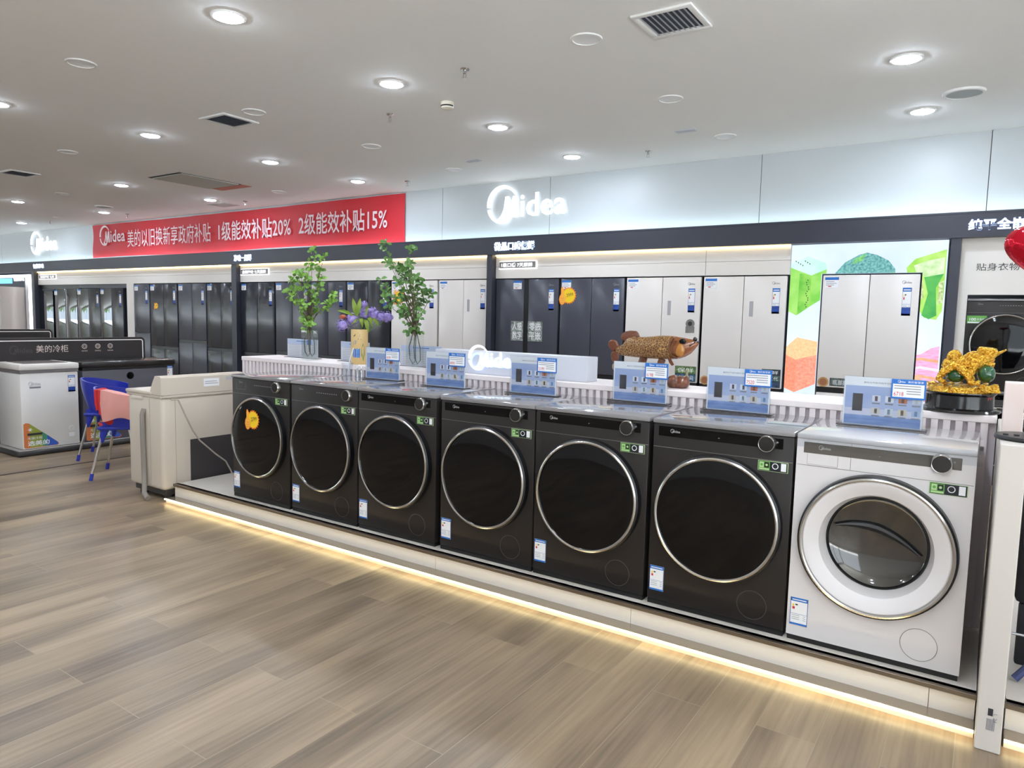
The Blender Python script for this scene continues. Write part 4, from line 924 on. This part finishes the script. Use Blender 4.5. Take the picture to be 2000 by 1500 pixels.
wrap(m, [(-.05,.135),(-.03,.14),(-.012,.165),(-.03,.172),(-.05,.165)])
m.build('painted_motif', v)
fl = thing('flower_bouquet', 'lilac flower heads with yellow green leaves in painted vase', 'flowers', (fx[0], fx[1], fx[2] + .031), th); rnd = random.Random(4)
LIL = mat('lilac_petal', (128, 112, 190), .6, noise=(45, (186, 166, 216))); sc = 272*9.37
heads = [(290,650,.10),(450,540,.095),(660,270,.055),(655,380,.085),(800,380,.07),(840,450,.085),(960,480,.08),(1070,480,.085),(1130,490,.05),(680,450,.07)]
m = MB(LIL); st = MB(mat('flower_stem', (92, 118, 56), .6))
for x, y, r in heads:
    c = Vector(((x - 585)/sc, rnd.uniform(-.03, .03), (1350 - y)/sc - .031)); R_ = r*.46
    m.ball(c, R_*.75, 2)
    for k in range(64):
        a = Vector((rnd.gauss(0,1), rnd.gauss(0,1), rnd.gauss(0,1))).normalized(); q = a.orthogonal().normalized(); e = a.cross(q); pc = c + a*R_; s_ = .009
        m.add([pc + q*s_ + a*.004, pc + (q + e)*.3*s_, pc + e*s_ + a*.004, pc + (e - q)*.3*s_, pc - q*s_ + a*.004, pc - (q + e)*.3*s_, pc - e*s_ + a*.004, pc + (q - e)*.3*s_], [(0,1,2,3,4,5,6,7)])
    st.tube([(0, 0, .03), (c.x*.3, c.y*.3, .2), (c.x, c.y, c.z)], .002, 5)
m.build('lilac_heads', fl); st.build('stems', fl)
m = MB(mat('flower_red', (150, 50, 50), .6, noise=(50, (200, 120, 60)))); m.ball(((290 - 585)/sc, -.02, (1350 - 500)/sc - .031), .02, 2, (1.2,1,.9)).build('red_bloom', fl)
m = MB(mat('leaf_lime', (150, 168, 52), .5, noise=(10, (116, 146, 48))))
def blade(p0, p1, wd, bend=0):
    a, b = Vector(p0), Vector(p1); sd = (b - a).cross(Vector((0,1,0))).normalized()
    row = []
    for i in range(7):
        q = i/6; c = a.lerp(b, q) + Vector((0, -.02*sin(PI*q), bend*sin(PI*q))); hw = wd*sin(PI*min(1, q*.92 + .08))**.8
        row += [c - sd*hw + Vector((0,-.004,0)), c, c + sd*hw + Vector((0,-.004,0))]
    fs = []
    for i in range(6): fs += [(3*i,3*i+1,3*i+4,3*i+3), (3*i+1,3*i+2,3*i+5,3*i+4)]
    m.add(row, fs)
cv = lambda x, y: ((x - 585)/sc, rnd.uniform(-.03,.0), (1350 - y)/sc - .031)
for a, b, wd, bd in (((530,480),(465,150),.016,0), ((545,470),(600,150),.016,0), ((690,480),(730,230),.012,0), ((470,470),(180,385),.012,.01), ((600,520),(640,690),.014,.02), ((680,530),(745,790),.016,.02), ((720,520),(815,690),.013,.03), ((800,530),(935,670),.012,.02), ((560,540),(430,640),.012,.01)):
    blade(cv(*a), cv(*b), wd, bd)
m.build('lime_leaves', fl)
# clear cup with straw and two little bottles on the second washer
cu = thing('plastic_cup', 'clear plastic cup with straw on a black washer', 'cup', (-3.56, 3.33, PZ + .8415))
MB(ACRYL).lathe([(0,.002),(.028,.002),(.036,.1),(.038,.1),(.03,0),(0,0)], (0,0,0), (0,0,1), 24).build('cup_body', cu)
MB(PLAST).tube([(0,0,.02),(.02,0,.12),(.055,0,.2)], .003, 6).build('straw', cu)
bo = thing('small_bottle', 'small clear bottle beside the cup, nearer the cup', 'bottle', (-3.50, 3.36, PZ + .8415), 0, 'little clear bottles')
MB(glass('bottle_glass', (225,228,232), .2)).lathe([(0,0),(.013,0),(.013,.045),(.005,.058),(.005,.07),(0,.07)], (0,0,0), (0,0,1), 16).build('bottle_body', bo)
MB(PAPER).cyl((0,0,.0702), (0,0,1), .0065, .014, 12).build('cap', bo)
dup(bo, 'small clear bottle beside the cup, nearer the price stand', (-3.462, 3.36, PZ + .8415))

# ------------------------------------------------------------ blended bodies (remeshed blobs)
def blob(name, mtl, parts, voxel, parent, smooth=4, disp=None):
    m = MB(mtl)
    for p in parts:
        if p[0] == 'b': m.ball(p[1], p[2], 3, p[3] if len(p) > 3 else (1,1,1))
        else: m.tube(p[1], p[2], 10)
    o = m.build('tmp_blob'); md = o.modifiers.new('r', 'REMESH'); md.mode = 'VOXEL'; md.voxel_size = voxel
    if smooth: ms = o.modifiers.new('s', 'SMOOTH'); ms.iterations = smooth; ms.factor = .5
    me = bpy.data.meshes.new_from_object(o.evaluated_get(bpy.context.evaluated_depsgraph_get())); bpy.data.objects.remove(o)
    if disp:
        from mathutils import noise
        for v in me.vertices: v.co += v.normal*disp[1]*noise.noise(v.co*disp[0])
    for v in me.vertices: v.co.z = max(v.co.z, .0004)
    me.name = name
    if not me.materials: me.materials.append(mtl)
    me.polygons.foreach_set('use_smooth', [True]*len(me.polygons))
    o = bpy.data.objects.new(name, me); C.objects.link(o); o.parent = parent; return o

# golden toad on a black turntable base
K = .000216
T = lambda zx, zy, y=0: ((zx - 900)*K, y, (1295 - zy)*.000252)
td = thing('gold_toad', 'gold money toad with green gems on a black round base', 'figurine', (-.085, 3.62, 1.0355))
GOLD = mat('gold_leaf', (255, 214, 96), .16, metal=1, bump=(200, .9), noise=(110, (196, 134, 30)))  # noise puts the gold's bright highlights and brown shadows into its colour
bs = MB(mat('base_lacquer', (14, 13, 13), .15))
bs.lathe([(0,0),(.150,0),(.155,.004),(.15,.012),(.128,.018),(.126,.07),(.135,.08),(.135,.084),(0,.084)], (-.005,0,0), (0,0,1), 48).build('turntable_base', td)
MB(mat('seal_red', (150, 44, 40), .5)).add([(.126*sin(a) - .005, -.1275*cos(a), z) for z in (.028, .068) for a in (.95, 1.1, 1.22)], [(0,1,4,3),(1,2,5,4)]).build('red_seal', td)
G = []
G += [('b', T(880,500), .042, (1.35,1.1,.85)), ('b', T(740,390), .03, (.95,1,1.15)), ('b', T(690,520), .034, (1,1.1,1)), ('b', T(600,640), .02, (1,1,1.1))]
G += [('b', T(1100,430), .046, (1.1,1.0,.9)), ('b', T(1210,370), .037, (1.1,1.05,.85)), ('t', [T(1180,330), T(1320,300), T(1450,265)], [.034,.028,.015]), ('t', [T(1130,480), T(1280,475), T(1410,495)], [.034,.024,.010]), ('b', T(1190,255,-.024), .017), ('b', T(1190,255,.024), .017)]
G += [('t', [T(800,480,-.045), T(640,590,-.06), T(560,640,-.062), T(500,760,-.06), T(620,800,-.068)], [.018,.016,.014,.012,.012])]
G += [('t', [T(820,520,-.04), T(900,590,-.06), T(1010,690,-.068), T(1060,790,-.068), T(1200,790,-.074)], [.02,.018,.015,.013,.011])]
G += [('t', [T(1080,520,-.03), T(1050,620,-.05), T(1020,700,-.06), T(1050,800,-.068)], [.018,.015,.013,.012])]
G += [('t', [T(820,520,.04), T(900,590,.06), T(1010,690,.068), T(1060,790,.068)], [.02,.018,.015,.013]), ('t', [T(800,480,.045), T(560,640,.062), T(500,780,.06)], [.018,.014,.012])]
blob('toad_body', GOLD, G, .003, td, 2, (150, .0042))
rnd = random.Random(2); m = MB(GOLD)
for k in range(90):
    a = rnd.random()*2*PI; rr = math.sqrt(rnd.random())*.118; zz = .088 + rnd.random()*.03
    m.lathe([(0,-.0015),(.011,-.0015),(.011,.0015),(0,.0015)], (rr*cos(a) - .01, rr*sin(a), zz), (rnd.gauss(0,.35), rnd.gauss(0,.35), 1), 10)
m.lathe([(0,.084),(.118,.084),(.112,.106),(.06,.114),(0,.115)], (-.01,0,0), (0,0,1), 24); m.build('coin_pile', td)
GEM = mat('green_gem', (14, 74, 40), .08, coat=.8)
MB(GEM).ball(T(790,690,-.03), .036, 3, (1.05,.9,.85)).build('gem', td); MB(GEM).ball(T(1290,640,-.02), .037, 3, (.9,1,1.05)).build('gem', td)
MB(GOLD).prism([(-.042,0),(.045,0),(.034,.035),(.02,.036),(0,.026),(-.022,.034)], T(1340,935,-.085), XU, ZV, (0,1,0), .05).build('ingot', td)
MB(GOLD).tube([T(1380,330), T(1480,280), T(1585,225)], [.005,.006,.003], 8).build('coin_stick', td)
MB(mat('toad_mouth', (206, 150, 70), .35, metal=.5)).ball(T(1270,400), .022, 2, (1.5,.9,.8)).build('mouth', td)
# carved fish
KF = .000302
T = lambda zx, zy, y=0: ((zx - 1050)*KF, y, (1290 - zy)*.000272)
fs_ = thing('carved_fish', 'brown carved wooden fish with gold scales on a rock base', 'figurine', (-1.53, 3.66, 1.0365))
def scale_mat():
    m = mat('fish_scales', (96, 62, 36), .3, metal=.2); nt = m.node_tree; b = nt.nodes['Principled BSDF']
    tc = nt.nodes.new('ShaderNodeTexCoord'); vo = nt.nodes.new('ShaderNodeTexVoronoi'); vo.feature = 'DISTANCE_TO_EDGE'; vo.inputs['Scale'].default_value = 75
    rp = nt.nodes.new('ShaderNodeValToRGB'); rp.color_ramp.elements[0].position = .02; rp.color_ramp.elements[0].color = rgb(200, 160, 100); rp.color_ramp.elements[1].position = .07; rp.color_ramp.elements[1].color = rgb(104, 70, 42)
    nt.links.new(tc.outputs['Object'], vo.inputs['Vector']); nt.links.new(vo.outputs[0], rp.inputs[0]); nt.links.new(rp.outputs[0], b.inputs['Base Color'])
    bp = nt.nodes.new('ShaderNodeBump'); bp.invert = True; bp.inputs['Strength'].default_value = .4; bp.inputs['Distance'].default_value = .004; nt.links.new(vo.outputs[0], bp.inputs['Height']); nt.links.new(bp.outputs[0], b.inputs['Normal'])
    return m
def loft(mb, secs, seg=24):
    vs = []
    for x, top, bot, wd in secs:
        a = T(x, top); b = T(x, bot); cz, hz = (a[2] + b[2])/2, (a[2] - b[2])/2
        vs += [(a[0], wd*sin(2*PI*k/seg), cz + hz*cos(2*PI*k/seg)) for k in range(seg)]
    n = len(secs); fs = [(i*seg+k, i*seg+(k+1) % seg, (i+1)*seg+(k+1) % seg, (i+1)*seg+k) for i in range(n-1) for k in range(seg)]
    fs += [tuple(range(seg)), tuple((n-1)*seg+k for k in reversed(range(seg)))]
    return mb.add(vs, fs)
m = loft(MB(scale_mat()), [(335,560,650,.006),(380,530,690,.014),(470,480,712,.02),(520,390,718,.026),(580,335,722,.03),(700,305,730,.036),(840,318,738,.042),(1000,300,745,.047),(1200,274,745,.05),(1350,270,738,.05),(1440,276,732,.049)])
body = m.build('scaled_body', fs_)
m = loft(MB(mat('fish_head', (128, 72, 30), .22, coat=.5)), [(1425,272,736,.050),(1500,280,728,.0505),(1580,292,712,.047),(1680,306,672,.041),(1770,322,610,.033),(1840,345,520,.022),(1890,372,440,.012),(1905,380,410,.006)])
hd = m.build('head', fs_)
MB(mat('gill_gold', (176, 116, 44), .25, coat=.4)).ball(T(1610,540,-.036), .026, 3, (1.1,.5,1.4)).build('gill_plate', hd)
MB(mat('gill_line', (92, 52, 24), .3)).tube([T(1520,300,-.05), T(1450,400,-.052), T(1430,520,-.052), T(1470,640,-.046), T(1560,700,-.03)], .006, 8).tube([T(1560,350,-.05), T(1500,480,-.051), T(1530,600,-.045), T(1620,660,-.03)], .004, 8).build('gill_rim', hd)
MB(GLOSSB).ball(T(1660,370,-.036), .019, 3, (1,.5,.8)).build('eye', hd)
MB(mat('lip_dark', (34, 26, 24), .25)).tube([T(1690,530,-.03), T(1780,450,-.026), T(1850,390,-.012), T(1900,370,0)], .006, 8).ball(T(1840,325,0), .012, 2, (1,1,1.1)).build('lips', hd)
FIN = mat('fin_brown', (88, 48, 30), .35, noise=(50, (120, 70, 44), (1,1,8)))
def fin(name, pts, th, y=0):
    m = MB(FIN); c = Vector((sum(T(*p)[0] for p in pts)/len(pts), y, sum(T(*p)[2] for p in pts)/len(pts)))
    ed = [Vector(T(*p, y)) for p in pts]; n = len(ed); q = [e.lerp(c, .25) for e in ed]
    vs = ed + [e + Vector((0,-th,0)) for e in q] + [e + Vector((0,th,0)) for e in q]
    fsx = [(i, (i+1) % n, (i+1) % n + n, i+n) for i in range(n)] + [((i+1) % n, i, i+2*n, (i+1) % n + 2*n) for i in range(n)] + [tuple(range(n, 2*n)), tuple(range(3*n-1, 2*n-1, -1))]
    return m.add(vs, fsx).build(name, fs_)
fin('dorsal_fin', [(500,420),(440,390),(410,330),(440,260),(500,215),(600,195),(730,198),(770,240),(800,310),(700,320),(590,345),(530,390)], .007)
fin('tail_fin', [(345,620),(260,640),(190,580),(160,510),(170,430),(220,395),(300,392),(345,430),(385,520)], .008)
fin('tail_fin', [(345,610),(400,700),(390,800),(320,870),(280,880),(240,800),(225,700),(250,640)], .008)
fin('pectoral_fin', [(1380,700),(1450,720),(1500,800),(1515,840),(1470,860),(1420,800)], .006, -.03)
blob('rock_base', mat('carved_wood', (118, 66, 38), .3, coat=.3, noise=(20, (84, 46, 28))), [('b', T(1050,1220), .04, (3.6,1.1,.5)), ('b', T(1500,1180,-.02), .036, (1,1,1.1)), ('b', T(1620,1190), .045, (1,1,.85)), ('b', T(1720,1160,-.01), .02, (1,1,1.6)), ('b', T(400,1130), .022, (.8,1,1.6)), ('t', [T(700,1180), T(800,1000), T(900,720)], [.035,.026,.022]), ('t', [T(1150,1180), T(1200,950), T(1250,735)], [.035,.024,.02])], .005, fs_, 3, (60, .003))
blob('pale_sprig', mat('sprig_green', (150, 142, 108), .4), [('t', [T(1730,1130,0), T(1720,1000,0), T(1730,900,0)], [.009,.007,.004]), ('t', [T(1720,970,0), T(1660,940,0)], [.005,.003]), ('b', T(310,950), .014, (1,1,1.5)), ('t', [T(310,960), T(380,1080), T(420,1150)], [.008,.009,.01])], .003, fs_, 2)

# ------------------------------------------------------------ on the divider post: balloon stand, white box
bx = tag(MB(mat('box_white', (232, 214, 206), .5)).box(.058, .118, 3.02, 3.12, 1.0255, 1.205, .002, 1).build('white_carton'), 'small white carton on the divider post behind the balloon stand', 'box')
bs = thing('balloon_stand', 'black round stand with stick on the divider post', 'stand', (.135, 2.9, 1.0255))
MB(BLACK).lathe([(0,0),(.098,0),(.1,.006),(.097,.014),(.02,.018),(0,.018)], (0,0,0), (0,0,1), 40).box(-.075,-.06,-.04,.0,.014,.02).box(-.045,-.03,-.045,.0,.014,.02).build('base', bs)
MB(mat('stick_dark', (30, 30, 38), .3)).tube([(0,0,.018),(0,0,.1)], .017, 12).tube([(0,0,.09),(0,0,.16)], .024, 12).tube([(0,0,.16),(0,0,.5)], .013, 12).build('stick', bs)
bl = thing('foil_balloon', 'shiny red heart foil balloon at the right picture edge', 'balloon', (.135, 2.9, 1.5285))
FOIL = mat('red_foil', (205, 26, 48), .14, metal=.75, bump=(28, .35))
m = MB(FOIL); seg, rings = 56, 12; hp = []
for k in range(seg):
    t = 2*PI*k/seg; hp.append((.0073*16*sin(t)**3, .0073*(13*cos(t) - 5*cos(2*t) - 2*cos(3*t) - cos(4*t)) + .115))
vs = []
for sd in (-1, 1):
    for j in range(rings + 1):
        q = j/rings
        for (a, b) in hp: vs.append((a*q, sd*.058*math.sqrt(max(0, 1 - q**2.4)), .115 + (b - .115)*q))
fsx = []; N1 = (rings+1)*seg
for sd in (0, 1):
    for j in range(rings):
        for k in range(seg):
            a = sd*N1 + j*seg + k; b = sd*N1 + j*seg + (k+1) % seg; q = (a, b, b+seg, a+seg); fsx.append(q if sd else tuple(reversed(q)))
m.add(vs, fsx); m.build('foil_skin', bl)
MB(FOIL).lathe([(0,.02),(.006,.015),(.01,-.0),(0,-.0)], (0,0,-.0), (0,0,1), 12).build('neck', bl)
# dark folded frame on the neighbouring platform
ff = thing('folding_frame', 'dark folded frame with blue legs behind the divider post', 'folding frame', (.362, 3.16, PZ))
MB(mat('frame_blue', (58, 66, 110), .4)).tube([(-.2,-.1,.012),(.12,.0,.45)], .014, 10).tube([(.12,-.1,.012),(-.15,0,.5)], .014, 10).build('leg', ff)
MB(mat('frame_fabric', (22, 22, 28), .7)).box(-.215, .3, .02, .08, .25, .88, .02, 2).box(-.2, .26, .03, .07, .012, .25, .01, 2).build('fabric_panel', ff)
MB(mat('frame_strap', (18, 18, 20), .6)).tube([(-.21,-.01,.62),(-.20,-.04,.5),(-.17,-.03,.36),(-.14,.0,.3)], .009, 8).build('strap', ff)
MB(mat('frame_rod', (180,180,184), .3, metal=1)).tube([(-.22,-.11,.18),(.2,-.1,.2)], .005, 8).build('rod', ff)
# a few trees outside the shop windows, only met in the mirror doors
rnd = random.Random(12)
for i, x in enumerate((-58, -54, -50, -46.5, -43, -39.5)):
    t = thing('street_tree', 'leafy street tree outside the shop window', 'tree', (x, -9 - (i % 3), -.02), 0, 'street trees outside')
    MB(STEM).tube([(0,0,-.1),(0,0,3.4)], .12, 8).build('trunk', t)
    m = MB(mat('tree_leaves', (70, 100, 50), .7, noise=(3, (120, 150, 80))))
    for k in range(9): m.ball((rnd.uniform(-1,1), rnd.uniform(-1,1), 3.6 + rnd.uniform(-.5,1.4)), .8, 2)
    m.build('crown', t)
struct(MB(mat('pavement', (200, 200, 196), .8)).box(-70, 30, -30, -4.2, -.15, -.02).box(3.76, 30, -4.2, 12, -.15, -.02).build('ground'))
